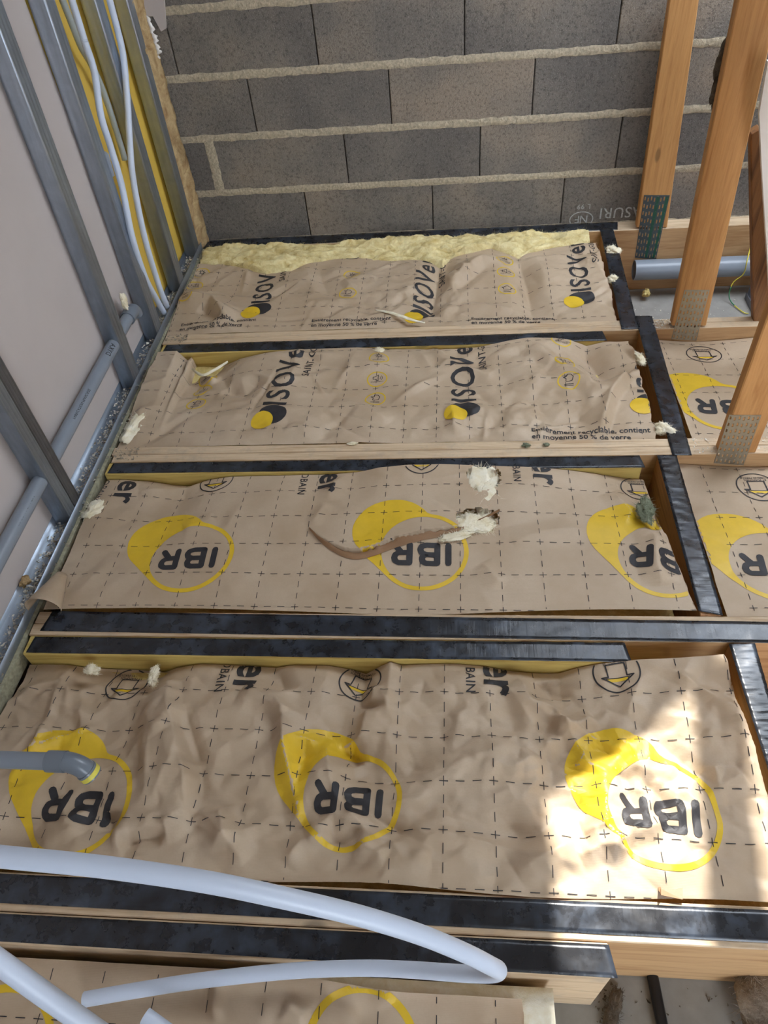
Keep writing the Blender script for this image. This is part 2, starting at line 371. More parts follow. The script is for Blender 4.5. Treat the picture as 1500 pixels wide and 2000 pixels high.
def nail_plate(c, yface, parent, cols, rows, mat, stripes=False):
    """c: corners (x,z) upper-left, upper-right, lower-right, lower-left; pierced with rows of slots"""
    c = [np.array(q, float) for q in c]
    def P(u, w, dy=0): q = (c[0]*(1-u)+c[1]*u)*(1-w)+(c[3]*(1-u)+c[2]*u)*w; return (q[0], yface-.0016-dy, q[1])
    mb = MB()
    for r in range(rows):
        for k in range(cols):
            u0, u1 = k/cols, (k+1)/cols; w0, w1 = r/rows, (r+1)/rows; du = u1-u0; dw = w1-w0; st = .16 if k % 2 else -.0
            a0, a1 = u0+.3*du, u1-.3*du; b0, b1 = w0+(.14+st)*dw, w0+(.70+st)*dw
            o = [P(u0, w0), P(u1, w0), P(u1, w1), P(u0, w1)]; i = [P(a0, b0), P(a1, b0), P(a1, b1), P(a0, b1)]; j = [(x, y+.0014, z) for x, y, z in i]
            mb.add(o+i+j, [(0, 4, 5, 1), (1, 5, 6, 2), (2, 6, 7, 3), (3, 7, 4, 0), (4, 8, 9, 5), (5, 9, 10, 6), (6, 10, 11, 7), (7, 11, 8, 4)])
            mb.add([P(a0, b0), P(a1, b0), P((a0+a1)/2, b0+.10*dw, .0022)], [(0, 2, 1)])
    ed = [P(0, 0), P(1, 0), P(1, 1), P(0, 1)]; mb.add(ed+[(x, yface, z) for x, y, z in ed], [(0, 1, 5, 4), (1, 2, 6, 5), (2, 3, 7, 6), (3, 0, 4, 7)])
    o = mb.build('nail_plate', mat, parent)
    if stripes:
        for r in range(rows):
            if r % 1 == 0:
                g = MB(); w = (r+.86)/rows; g.add([P(.06, w, .0006), P(.9, w, .0006), P(.9, w+.05/rows*2, .0006), P(.06, w+.05/rows*2, .0006)], [(0, 3, 2, 1)])
        g = MB()
        for u0, u1 in ((.5, .62), (.86, .97)): g.add([P(u0, .02, .0006), P(u1, .02, .0006), P(u1-.05, .98, .0006), P(u0-.05, .98, .0006)], [(0, 3, 2, 1)])
        g.build('paint_stripe', GREENP, o)
    return o
def post(tl, tr, br, bl, y0, y1, parent, mat=W_POST, name='web_post'):
    """corners (x,z)"""
    mb = MB(); mb.prism_box([(bl[0], y0, bl[1]), (br[0], y0, br[1]), (br[0], y1, br[1]), (bl[0], y1, bl[1]), (tl[0], y0, tl[1]), (tr[0], y0, tr[1]), (tr[0], y1, tr[1]), (tl[0], y1, tl[1])], .003)
    return mb.build(name, mat, parent)
def X(px, py, y): q = at(px, py, 'y', y); return (q[0], q[2])

TR = []
names = ['roof truss with a green striped nail plate standing against the block wall', 'roof truss with a pale nail plate, standing one bay out from the block wall',
         'roof truss with a brownish nail plate, standing two bays out from the block wall', 'roof truss whose chord carries a long crinkled shiny black tape', 'roof truss whose taped chord passes behind the white tube loop']
for k in range(5):
    t = empty('roof_truss', (1.6, sum(CH[k])/2, ZF), names[k], 'truss', 'roof trusses'); TR.append(t)
    y0, y1 = CH[k]; ym = (y0+y1)/2
    if k == 0: timber(XL, XR, (y0, y1-.003)).build('bottom_chord', W_CHORD, t)
    else:
        a = timber(XL+.01*(k == 2), XR, (y0, ym-.0008)).build('bottom_chord', W_PALE, t); b = timber(XL, XR, (ym+.0008, y1), z1=-.001).build('chord_ply', W_PALE, t)
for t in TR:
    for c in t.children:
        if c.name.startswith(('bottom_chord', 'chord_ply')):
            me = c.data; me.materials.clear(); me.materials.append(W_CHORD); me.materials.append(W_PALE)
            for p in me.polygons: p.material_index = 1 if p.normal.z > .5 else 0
# posts on the near faces
y = CH[0][0]; post(X(1309, -5, y), X(1366, -5, y), X(1303, 445, y), X(1243, 445, y), y, y+.036, TR[0])
nail_plate([X(1258, 381, y), X(1308, 381, y), X(1281, 506, y), X(1240, 503, y)], y, TR[0], 8, 9, PLATE_G, True)
y = CH[1][0]; z0 = .0
bl = X(1312, 637, y); br = X(1379, 637, y); tl = X(1444, -10, y); tr = X(1526, -10, y)
post(tl, tr, br, bl, y, y+.036, TR[1])
nail_plate([X(1337, 566, y), X(1386, 566, y), X(1360, 665, y), X(1311, 662, y)], y, TR[1], 7, 8, PLATE)
y = CH[2][0]; bl = X(1404, 886, y); br = X(1462, 886, y); d_ = X(1390, 880, y)
bl = (X(1404, 884, y)[0], 0.0); br = (X(1476, 884, y)[0], 0.0); s0 = X(1520, 560, y); s1 = X(1608, 560, y)
lerp = lambda a, b, z: (a[0]+(b[0]-a[0])*(z-a[1])/(b[1]-a[1]), z)
post(lerp(bl, s0, 1.3), lerp(br, s1, 1.3), br, bl, y, y+.036, TR[2])
nail_plate([X(1424, 810, y), X(1487, 810, y), X(1452, 908, y), X(1394, 904, y)], y, TR[2], 7, 8, PLATE)
# leaning brown web of the second truss and a white sheet beside it
y = CH[1][0]+.03; post(X(1466, 262, y), X(1486, 250, y), X(1512, 640, y), X(1472, 640, y), y, y+.034, TR[1], W_BROWN, 'diagonal_web')
y = -.75
q = [X(1500, 120, y), X(1483, 222, y), X(1488, 330, y), X(1504, 590, y)]
mb = MB(); n = len(q); r_ = max(a[0] for a in q)+.5
pts = [(a[0], a[1]) for a in q]+[(r_, q[-1][1]), (r_, q[0][1])]; n = len(pts)
mb.add([(a, y, b) for a, b in pts]+[(a, y+.013, b) for a, b in pts], [tuple(range(n)), tuple(range(2*n-1, n-1, -1))]+[(i, n+i, n+(i+1) % n, (i+1) % n) for i in range(n)])
tag(mb.build('plaster_sheet', WHITE), 'white plaster sheet with a broken edge beside the leaning brown web', 'sheet')

def A(px, py, z=0.): q = at(px, py, 'z', z); return (q[0], q[1])
# tape on the chords
strip([(-.0, YW-.002), (1.735, YW-.004), (1.725, .056), (.0, .052)], 0, n=90, seed=3).build('tape', TAPE_X, TR[0], smooth=True)
strip([(.05, -1.8095), A(1560, 1216), A(1560, 1257), (.04, -1.868)], 0, n=160, seed=4).build('tape', TAPE_X, TR[3], smooth=True)
strip([(.02, -2.4235), A(1560, 1781), A(1560, 1845), (.02, -2.4745)], 0, n=160, seed=5).build('tape', TAPE_X, TR[4], smooth=True)
slab = ['first sister joist from the block wall, yellow with black tape on top', 'second sister joist from the block wall, yellow with black tape on top', 'third sister joist from the block wall, yellow with scuffed black tape on top', 'fourth sister joist from the block wall, pale with black tape and a bare cut end']
for k in range(1, 5):
    y0, y1 = SIS[k]; t = empty('sister_joist', (.8, (y0+y1)/2, ZF), slab[k-1], 'joist', 'sister joists')
    timber(.02, SEND[k]-.004, (y0, y1), c=.0025).build('board', W_YEL if k < 4 else W_PALE, t)
    xe = SEND[k]; strip([(.035, y1-.004), (xe-.004, y1-.003), (xe+.004, y0-.001), (.03, y0+.003)], .0005, n=140, seed=10+k).build('tape', TAPE_X, t, smooth=True)
# noggins between the chords, tape runs over them
nog = [((1171, 446), (1197, 446), (1247, 643), (1214, 644), 'first noggin from the block wall under matt black tape', 1, .05),
       ((1240, 618), (1273, 618), (1351, 890), (1313, 890), 'second noggin from the block wall under black tape, beside the pale nail plate post', 2, -.65),
       ((1283, 890), (1321, 890), (1412, 1203), (1364, 1194), 'third noggin from the block wall under black crinkled tape', 3, -1.265),
       ((1423, 1259), (1474, 1257), (1552, 1530), (1508, 1530), 'fourth noggin from the block wall under shiny tape reflecting the sky', 4, -1.882)]
for (a, b, c, d, lab, k, yfar) in nog:
    a, b, c, d = A(*a), A(*b), A(*c), A(*d); ynear = CH[k][1]; yf = yfar-.001; yn = ynear+.001
    f = lambda p, q, yy: p[0]+(q[0]-p[0])*(yy-p[1])/(q[1]-p[1])
    t = empty('noggin', ((a[0]+b[0])/2, (yf+yn)/2, ZF), lab, 'noggin', 'noggins')
    x0f, x1f, x0n, x1n = f(a, d, yf)+.002, f(b, c, yf)-.002, f(a, d, yn)+.002, f(b, c, yn)-.002
    MB().prism_box([(x0n, yn, ZF), (x1n, yn, ZF), (x1f, yf, ZF), (x0f, yf, ZF), (x0n, yn, -.001), (x1n, yn, -.001), (x1f, yf, -.001), (x0f, yf, -.001)], .002).build('board', W_BLK, t)
    strip([a, d, c, b], .0008 if k > 1 else .0018, n=120, seed=20+k, wob=.0014).build('tape', TAPE_Y, t, smooth=True)
# second bay: pale wood behind? joist hanger shadow gaps stay open

# ------------------------------------------------------------------ kraft faced insulation
class Paper:
    def __init__(s, x0, x1, ytop, ybot, ztop, zbot, hfun, dx=.005, nv=None, xr=None, xl=None, lift=.0):
        """ytop(x), ztop(x): far edge; ybot(x), zbot(x): near edge; hfun(x,y): relief"""
        s.x0, s.x1 = x0, x1; s.nx = int((x1-x0)/dx)+1; s.xs = np.linspace(x0, x1, s.nx)
        s.yt = np.array([ytop(x) for x in s.xs]); s.yb = np.array([ybot(x) for x in s.xs]); s.zt = np.array([ztop(x) for x in s.xs]); s.zb = np.array([zbot(x) for x in s.xs])
        s.nv = nv or int((s.yt-s.yb).max()/dx)+1; V = np.linspace(0, 1, s.nv)
        s.X = np.repeat(s.xs[None, :], s.nv, 0); s.Y = s.yt[None, :]*(1-V[:, None])+s.yb[None, :]*V[:, None]
        base = s.zt[None, :]*(1-V[:, None])**2*(1+0*V[:, None])+s.zb[None, :]*(V[:, None])**3+lift*np.sin(np.pi*V[:, None])**.6
        env = np.clip(np.minimum(V/.10, (1-V)/.12), 0, 1)[:, None]**.7
        s.Z = base+hfun(s.X, s.Y)*(.25+.75*env); s.xr, s.xl = xr, xl
    def z(s, x, y):
        u = np.clip((x-s.x0)/(s.x1-s.x0)*(s.nx-1), 0, s.nx-1.001); i = u.astype(int); fu = u-i
        yt = s.yt[i]*(1-fu)+s.yt[i+1]*fu; yb = s.yb[i]*(1-fu)+s.yb[i+1]*fu; v = (yt-y)/(yt-yb); ok = (v >= 0) & (v <= 1) & (x >= s.x0) & (x <= s.x1)
        if s.xr: ok &= x <= s.xr(y)
        if s.xl: ok &= x >= s.xl(y)
        w = np.clip(v*(s.nv-1), 0, s.nv-1.001); j = w.astype(int); fv = w-j
        return (s.Z[j, i]*(1-fu)+s.Z[j, i+1]*fu)*(1-fv)+(s.Z[j+1, i]*(1-fu)+s.Z[j+1, i+1]*fu)*fv, ok
    def mesh(s, parent, holes=None):
        Xc = s.X.copy()
        if s.xr: Xc = np.minimum(Xc, s.xr(s.Y))
        if s.xl: Xc = np.maximum(Xc, s.xl(s.Y))
        nx, nv = s.nx, s.nv; vs = np.stack([Xc, s.Y, s.Z], -1).reshape(-1, 3)
        j, i = np.mgrid[0:nv-1, 0:nx-1]; a = (j*nx+i).ravel(); fs = np.stack([a, a+nx, a+nx+1, a+1], -1)
        cx = Xc[:-1, :-1].ravel(); wx = (Xc[:-1, 1:]-Xc[:-1, :-1]).ravel(); keep = wx > 1e-6
        if holes is not None: keep &= ~holes(cx, s.Y[:-1, :-1].ravel())
        mb = MB(); mb.v = [tuple(p) for p in vs.tolist()]; mb.f = [tuple(f) for f in fs[keep].tolist()]
        s.holes = holes
        o = mb.build('paper_facing', KRAFT, parent, smooth=True); return o
def interp(pts):
    xs = [p[0] for p in pts]; ys = [p[1] for p in pts]; return lambda x: float(np.interp(x, xs, ys))
def edge_on_face(pix, y):
    pts = sorted((at(a, b, 'y', y)[0], at(a, b, 'y', y)[2]) for a, b in pix); return interp(pts)
def crease(pix, amp, w, z=-.01, asym=0.):
    """fold line through photo points, given as a ridge (amp>0) or a valley (amp<0) of half width w"""
    P = np.array([at(a, b, 'z', z)[:2] for a, b in pix])
    def f(x, y):
        best = np.full(x.shape, 9.); tt = np.zeros(x.shape); L = 0; tot = sum(np.linalg.norm(P[i+1]-P[i]) for i in range(len(P)-1)); side = np.ones(x.shape)
        for i in range(len(P)-1):
            d = P[i+1]-P[i]; l = np.linalg.norm(d); e = d/l; t = np.clip((x-P[i, 0])*e[0]+(y-P[i, 1])*e[1], 0, l)
            rx = x-P[i, 0]-e[0]*t; ry = y-P[i, 1]-e[1]*t; r = np.hypot(rx, ry); m = r < best
            best = np.where(m, r, best); tt = np.where(m, (L+t)/tot, tt); side = np.where(m, np.sign(rx*e[1]-ry*e[0]), side); L += l
        ww = w*(1+asym*side); k = np.clip(1-best/ww, 0, 1)**1.25
        return amp*1.35*k*np.clip(np.minimum(tt/.2, (1-tt)/.2), 0, 1)**.6
    return f
def step_along(pix, amp, w, z=-.01):
    """raised lip on the far side of a tear, decaying away from it"""
    P = np.array([at(a, b, 'z', z)[:2] for a, b in pix]); o = np.argsort(P[:, 0]); P = P[o]
    def f(x, y):
        yl = np.interp(x, P[:, 0], P[:, 1]); t = (x-P[0, 0])/(P[-1, 0]-P[0, 0]); e = np.clip(np.sin(np.pi*np.clip(t, 0, 1)), 0, 1)
        d = y-yl; return np.where((d > 0) & (t > 0) & (t < 1), amp*e*np.exp(-d/w), 0)
    return f
def relief(seed, a1, a2, puff=.012, creases=(), c1=.13, c2=.05, nf=26, fa=.006, region=None):
    R_ = random.Random(seed); folds = [(R_.uniform(0, 1.7), R_.uniform(-.56, 0), R_.uniform(0, math.pi), R_.uniform(.03, .12), R_.uniform(.012, .035), R_.choice([-1, 1, 1])*fa*R_.uniform(.4, 1.2)) for _ in range(nf)]
    def h(x, y):
        yy = y-region if region is not None else y
        msk = np.clip(fbm(x*2.3, y*2.3, seed+9)*2.2-.55, .15, 1.3)
        z = puff*(fbm(x*4.2, y*4.2, seed, 3)-.45)*2+msk*(a1*facet(x, y, c1, seed+1, .4)+a1*.6*facet(x, y, c1*.62, seed+2, 1.1)+a2*facet(x, y, c2, seed+3, 2.0)+a2*.5*facet(x, y, c2*.5, seed+4, .9))
        for (fx, fy, an, L, w, am) in folds:
            c, s = math.cos(an), math.sin(an); p = (x-fx)*c+(yy-fy)*s; q = -(x-fx)*s+(yy-fy)*c
            z = z+am*np.exp(-(p/L)**2)*np.clip(1-np.abs(q)/w, 0, 1)**1.2
        for f in creases: z = z+f(x, y)
        return z
    return h

# ---- flat print, cut to fine pieces and laid on the paper
def tri_split(V, F, L):
    V = [np.array(v, float) for v in V]; out = []; st = [tuple(f) for f in F]
    while st:
        f = st.pop(); e = [np.hypot(*(V[f[i]]-V[f[(i+1) % 3]])) for i in range(3)]; k = int(np.argmax(e))
        if e[k] <= L: out.append(f); continue
        m = len(V); V.append((V[f[k]]+V[f[(k+1) % 3]])/2); a, b, c = f[k], f[(k+1) % 3], f[(k+2) % 3]; st.append((a, m, c)); st.append((m, b, c))
    return V, out
_tc = {}
def text_tris(s, size=1., bold=0., space=1., align='LEFT'):
    key = (s, bold, space, align)
    if key not in _tc:
        cu = bpy.data.curves.new('t', 'FONT'); cu.body = s; cu.size = 1; cu.offset = bold; cu.space_character = space; cu.align_x = align; cu.resolution_u = 3
        ob = bpy.data.objects.new('t', cu); COL.objects.link(ob); dg = bpy.context.evaluated_depsgraph_get(); me = ob.evaluated_get(dg).to_mesh(); me.calc_loop_triangles()
        _tc[key] = ([v.co[:2] for v in me.vertices], [tuple(t.vertices) for t in me.loop_triangles]); ob.evaluated_get(dg).to_mesh_clear(); bpy.data.objects.remove(ob); bpy.data.curves.remove(cu)
    V, F = _tc[key]; return [(a*size, b*size) for a, b in V], F
class Print:
    def __init__(s): s.els = []
    def new(s, name, kind=None): s.els.append((name, kind, {'y': ([], []), 'k': ([], []), 'Y': ([], [])})); s.d = s.els[-1][2]
    def put(s, V, F, key, x, y, rot=0, sc=1., mx=1., my=1., L=.007):
        V, F = tri_split([(a*sc*mx, b*sc*my) for a, b in V], F, L); c, n = math.cos(rot), math.sin(rot); vv, ff = s.d[key]; k = len(vv)
        vv += [(x+c*p[0]-n*p[1], y+n*p[0]+c*p[1]) for p in V]; ff += [tuple(i+k for i in f) for f in F]
    def ring(s, key, x, y, r, w, rot=0, mx=1, my=1, n=56, a0=0, a1=2*math.pi):
        V = []; F = []
        for i in range(n+1):
            a = a0+(a1-a0)*i/n; V += [((r-w)*math.cos(a), (r-w)*math.sin(a)), (r*math.cos(a), r*math.sin(a))]
        for i in range(n): F += [(2*i, 2*i+1, 2*i+3), (2*i, 2*i+3, 2*i+2)]
        s.put(V, F, key, x, y, rot, 1, mx, my)
    def line(s, key, pts, w, x, y, rot=0, sc=1., closed=False, mx=1., my=1.):
        P = [np.array(p, float) for p in pts]; P = P+[P[0]] if closed else P
        for a, b in zip(P[:-1], P[1:]):
            d = b-a; l = np.hypot(*d)
            if l < 1e-9: continue
            d = d/l; q = np.array([-d[1], d[0]])*w/2; s.put([a-q, b-q, b+q, a+q], [(0, 1, 2), (0, 2, 3)], key, x, y, rot, sc, mx, my)
        for p in P:
            V = [p]+[p+w/2*np.array([math.cos(t*math.pi/4), math.sin(t*math.pi/4)]) for t in range(8)]; s.put(V, [(0, 1+i, 1+(i+1) % 8) for i in range(8)], key, x, y, rot, sc, mx, my)
    def text(s, key, st, size, x, y, rot=0, bold=0., space=1., align='LEFT', mx=1., L=.007):
        V, F = text_tris(st, size, bold, space, align); s.put(V, F, key, x, y, rot, 1, mx, 1, L)
    def grid(s, xs, ys, w=.0015):
        s.new('printed_grid', 'stuff')
        for x in xs:
            for i, y in enumerate(ys):
                s.put([(-.009, -w/2), (.009, -w/2), (.009, w/2), (-.009, w/2)], [(0, 1, 2), (0, 2, 3)], 'k', x, y); s.put([(-w/2, -.008), (w/2, -.008), (w/2, .008), (-w/2, .008)], [(0, 1, 2), (0, 2, 3)], 'k', x, y)
                for t in (.033, .067):
                    s.put([(-w/2, -.009), (w/2, -.009), (w/2, .009), (-w/2, .009)], [(0, 1, 2), (0, 2, 3)], 'k', x, y+t)
                    s.put([(-.009, -w/2), (.009, -w/2), (.009, w/2), (-.009, w/2)], [(0, 1, 2), (0, 2, 3)], 'k', x+t, y)
    def ibr(s, x, y, R, turn=0., my=1.):
        s.new('printed_logo')
        bc = np.array([-.69, .57]); br = .9; ri = .9; tb = math.atan2(bc[1], bc[0])
        # outer limit seen from the ring's centre: leaf circle above, its tangent to the ring below
        d = np.hypot(*bc); be = math.acos((1-br)/d); t1 = tb+be; nrm = np.array([math.cos(t1), math.sin(t1)]); A0 = bc+br*nrm; B0 = nrm
        def rho(th):
            e = np.array([math.cos(th), math.sin(th)]); b = e@bc; q = b*b-(d*d-br*br); r = 1.
            if q > 0 and b+math.sqrt(q) > 1: r = b+math.sqrt(q)
            den = e@nrm
            if th > tb and den > .05:
                rl = 1/den; p = e*rl; t = (p-B0)@(A0-B0)/((A0-B0)@(A0-B0))
                if 0 <= t <= 1: r = max(r, rl)
            return r
        V = []; F = []; n = 72
        for i in range(n+1):
            th = tb-math.pi+2*math.pi*i/n; e = np.array([math.cos(th), math.sin(th)]); V += [e*ri, e*rho(th)]
        for i in range(n): F += [(2*i, 2*i+1, 2*i+3), (2*i, 2*i+3, 2*i+2)]
        s.put([(p[0]*R, p[1]*R) for p in V], F, 'y', x, y, turn, 1, 1, my, L=.009)
        w = .135; k = lambda P, cl=False: s.line('k', P, w, x+.06*R, y-.07*R, math.pi+turn, R, cl, 1, my)
        k([(-.50, -.24), (-.50, .24)])
        k([(-.26, -.24), (-.26, .24), (-.02, .24), (.05, .2), (.07, .12), (.05, .05), (-.02, .01), (-.24, .01)]); k([(-.02, .01), (.08, -.03), (.11, -.12), (.08, -.2), (-.02, -.24), (-.26, -.24)])
        k([(.34, -.24), (.34, .24), (.58, .24), (.65, .19), (.67, .1), (.65, .02), (.58, -.03), (.36, -.03)]); k([(.52, -.03), (.68, -.25)])
    def arrow(s, x, y, r, turn=0.):
        s.new('printed_arrow')
        s.ring('k', x, y, r, .0032, turn)
        s.line('k', [(-.4, .38), (.4, .38), (.4, -.22), (.68, -.22), (0, -.72), (-.68, -.22), (-.4, -.22)], .06, x, y, turn, r, True)
        s.put([(-.5, -.3), (.5, -.3), (.3, -.46), (-.3, -.46)], [(0, 2, 1), (0, 3, 2)], 'y', x, y, turn, r)
        s.line('k', [(-.5, -.3), (.5, -.3)], .04, x, y, turn, r)
        for j, t in enumerate(('COMBLES PERDUS', 'ET PLAFONDS')): s.text('k', t, .17*r, x, y+(.52+.17*(1-j))*r-.0*r, math.pi+turn, .006, 1., 'CENTER')
    def er(s, x, y, size=.105, gap=.052):
        s.new('printed_word'); s.text('k', 'isover', size, x-.0, y, -math.pi/2, .024, 1.08, 'RIGHT'); s.new('printed_word'); s.text('k', 'SAINT-GOBAIN', .030, x-gap, y, -math.pi/2, .006, 1.1, 'RIGHT')
    def isover(s, x, y, turn=0., size=.108):
        r = math.pi/2+turn; c, n = math.cos(r), math.sin(r)
        s.new('printed_word'); s.text('k', 'ISOVer', size, x, y, r, .016, 1.16)
        g = lambda a, b: (x+c*a-n*b, y+n*a+c*b); s.new('printed_mark')
        V = [(0, 0)]+[(.042*math.cos(t*math.pi/14)*(1 if math.cos(t*math.pi/14) < 0 else .75), .046*math.sin(t*math.pi/14)) for t in range(28)]
        s.put(V, [(0, 1+i, 1+(i+1) % 28) for i in range(28)], 'k', *g(-.030, .034), r); 
        V = [(0, 0)]+[(.036*math.cos(t*math.pi/14), .036*math.sin(t*math.pi/14)) for t in range(28)]
        s.put(V, [(0, 1+i, 1+(i+1) % 28) for i in range(28)], 'Y', *g(-.058, .064), r)
        s.new('printed_word'); s.text('k', 'SAINT-GOBAIN', .034, *g(.165, -.042), r, .008, 1.12)
    def icons(s, x, ys, kinds, r=.034):
        for y, kd in zip(ys, kinds):
            s.new('printed_icon'); s.ring('y', x, y, r, .0042)
            if kd == 'sun':
                for a in range(8): s.line('k', [(.2*math.cos(a*.785), .2*math.sin(a*.785)), (.5*math.cos(a*.785), .5*math.sin(a*.785))], .07, x, y+.28*r, 0, r*.8)
                s.ring('k', x, y+.28*r, .25*r, .002); tx = ('ISOLE DU FROID', 'ET DU CHAUD')
            elif kd == 'speaker':
                s.line('k', [(-.4, -.15), (-.4, .15), (-.2, .15), (.1, .4), (.1, -.4), (-.2, -.15)], .06, x, y+.12*r, 0, r, True)
                for q in (.25, .42): s.ring('k', x+.1*r, y+.12*r, q*r, .0016, 0, 1, 1, 12, -.8, .8)
                tx = ('ISOLE DU BRUIT',)
            elif kd == 'map':
                s.line('k', [(-.1, .5), (.25, .4), (.42, .1), (.3, -.25), (-.05, -.3), (-.25, -.25), (-.2, .1), (-.45, .25), (-.15, .3)], .06, x, y+.15*r, 0, r, True); tx = ('',)
                for q in (-.42, -.56): s.line('k', [(-.4, q), (.4, q)], .05, x, y, 0, r)
            else:
                s.line('k', [(-.4, -.2), (-.4, .1), (-.55, .1), (0, .45), (.55, .1), (.4, .1), (.4, -.2)], .06, x, y+.12*r, 0, r, True); tx = ('',)
                for q in (-.4, -.54): s.line('k', [(-.4, q), (.4, q)], .05, x, y, 0, r)
            for j, t in enumerate(tx):
                if t: s.text('k', t, .17*r, x, y-(.42+.17*j)*r, 0, .006, 1., 'CENTER')
    def lay(s, paper, po):
        for nm, kind, d in s.els:
            AV = []; AF = []; AM = []
            for key, mi, off in (('y', 1, .0008), ('k', 0, .0013), ('Y', 1, .0018)):
                V, F = d[key]
                if not F: continue
                V = np.array(V); F = np.array(F); z, ok = paper.z(V[:, 0], V[:, 1]); keep = ok[F].all(1)
                if paper.holes is not None: keep &= ~paper.holes(V[F].mean(1)[:, 0], V[F].mean(1)[:, 1])
                F = F[keep]
                if not len(F): continue
                a = V[F]; cr = (a[:, 1, 0]-a[:, 0, 0])*(a[:, 2, 1]-a[:, 0, 1])-(a[:, 1, 1]-a[:, 0, 1])*(a[:, 2, 0]-a[:, 0, 0]); F[cr < 0] = F[cr < 0][:, ::-1]
                used = np.unique(F); mp = -np.ones(len(V), int); mp[used] = np.arange(len(used))+len(AV)
                AV += [(float(V[i, 0]), float(V[i, 1]), float(z[i]+off)) for i in used]; AF += [tuple(int(mp[i]) for i in f) for f in F]; AM += [mi]*len(F)
            if not AF: continue
            mb = MB(); mb.v = AV; mb.f = AF; o = mb.build(nm, PRINT_K, po, smooth=True); o.data.materials.append(PRINT_Y); o.data.polygons.foreach_set('material_index', AM)
            if kind: o['kind'] = kind
def frange(a, b, s): return [a+s*i for i in range(int((b-a)/s)+1)]
def wool_core(x0, x1, y0, y1, z1, parent, zf=None, mat=None, seed=1, dx=.02):
    """wool body: lumpy top and sides"""
    nx = int((x1-x0)/dx)+1; ny = max(3, int((y1-y0)/dx)+1); xs = np.linspace(x0, x1, nx); ys = np.linspace(y0, y1, ny); Xg, Yg = np.meshgrid(xs, ys)
    Z = z1+.012*(fbm(Xg*14, Yg*14, seed)-.5) if zf is None else zf(Xg, Yg)
    mb = MB(); mb.v = [tuple(p) for p in np.stack([Xg, Yg, Z], -1).reshape(-1, 3).tolist()]
    for j in range(ny-1):
        for i in range(nx-1): a = j*nx+i; mb.f.append((a, a+1, a+nx+1, a+nx))
    ed = list(range(nx))+[j*nx+nx-1 for j in range(1, ny)]+[(ny-1)*nx+i for i in range(nx-2, -1, -1)]+[j*nx for j in range(ny-2, 0, -1)]
    k = len(mb.v); mb.v += [(mb.v[i][0], mb.v[i][1], ZF+.002) for i in ed]; n = len(ed)
    for i in range(n): mb.f.append((ed[i], k+i, k+(i+1) % n, ed[(i+1) % n]))
    mb.f.append(tuple(k+i for i in range(n-1, -1, -1)))
    return mb.build('wool_core', mat or WOOL_Y, parent, smooth=True)
W2 = lambda px, py, z=-.01: tuple(at(px, py, 'z', z)[:2])
PI = math.pi

_rg = {}
def rag(y, sd):
    if sd not in _rg: t = np.linspace(-4, 1, 2500); _rg[sd] = (t, .018*(fbm(t*25., np.full(t.shape, sd*3.), 70+sd, 5)-.5))
    return np.interp(y, *_rg[sd])
# --- first bay, against the block wall (wool bare along the wall)
B1 = empty('insulation_batt', (.8, -.3, ZF+.002), 'kraft faced insulation batt along the block wall with a bare edge of yellow wool', 'insulation')
tp = [(360, 518), (390, 516), (440, 516), (480, 526), (520, 536), (570, 531), (600, 516), (650, 508), (700, 503), (760, 511), (820, 511), (865, 519), (890, 503), (930, 492), (960, 488), (1000, 502), (1012, 508), (1030, 496), (1060, 489), (1120, 481), (1200, 473)]
tpw = sorted(W2(a, b, .0) for a, b in tp); ytop1 = interp(tpw)
cr1 = [crease([(355, 590), (420, 600), (445, 640)], .028, .07), crease([(395, 610), (430, 635)], -.02, .04), crease([(860, 515), (850, 570), (835, 625)], -.030, .07), crease([(880, 560), (940, 520), (985, 530)], .016, .05), crease([(1010, 510), (1030, 560), (1042, 620)], -.026, .07),
       crease([(620, 520), (640, 580), (700, 600)], -.012, .05), crease([(1130, 480), (1185, 560)], .012, .06), crease([(900, 600), (1000, 612)], .012, .04)]
P1 = Paper(.012, 1.672, ytop1, lambda x: -.5855, lambda x: .004, lambda x: -.004, relief(11, .030, .016, .020, cr1, nf=46, fa=.011, region=0.), xr=lambda y: 1.627+rag(y, 1)*.7, lift=.008)
po = P1.mesh(B1); pr = Print()
pr.grid(frange(.018, 1.6, .1), frange(-.56, .02, .1))
for px, t in (((505, 612), .06), ((822, 616), -.02), ((1133, 585), -.03)):
    w = W2(*px); pr.isover(w[0]+.04, w[1]+.03, t, .10)
pr.icons(.04, (-.142, -.253, -.36), ('sun', 'speaker', 'map')); pr.icons(.667, (-.21, -.36), ('sun', 'map')); pr.icons(1.263, (-.178, -.266, -.371), ('sun', 'speaker', 'house'))
for px in ((405, 512), (688, 508), (985, 490)): w = W2(*px); pr.arrow(w[0], w[1]+.035, .052)
for px, st in (((610, 636), 0), ((920, 628), 0), ((355, 640), 0)):
    w = W2(*px); pr.new('printed_text'); pr.text('k', 'Entièrement recyclable, contient', .022, w[0], w[1]-.006, 0, .012); pr.text('k', 'en moyenne 50 % de verre', .022, w[0], w[1]-.03, 0, .012)
pr.lay(P1, po)
def zf1(x, y):
    t = np.clip((np.vectorize(ytop1)(x)-y)/.03, 0, 1)
    return .018+.070*(fbm(x*6, y*16, 31)-.45)+.034*(fbm(x*26, y*75, 32)-.5)-.075*t-.02*np.clip((y-.025)/.025, 0, 1)
wc = wool_core(.02, 1.60, -.56, .047, 0, B1, zf1, WOOL_F, dx=.0045)

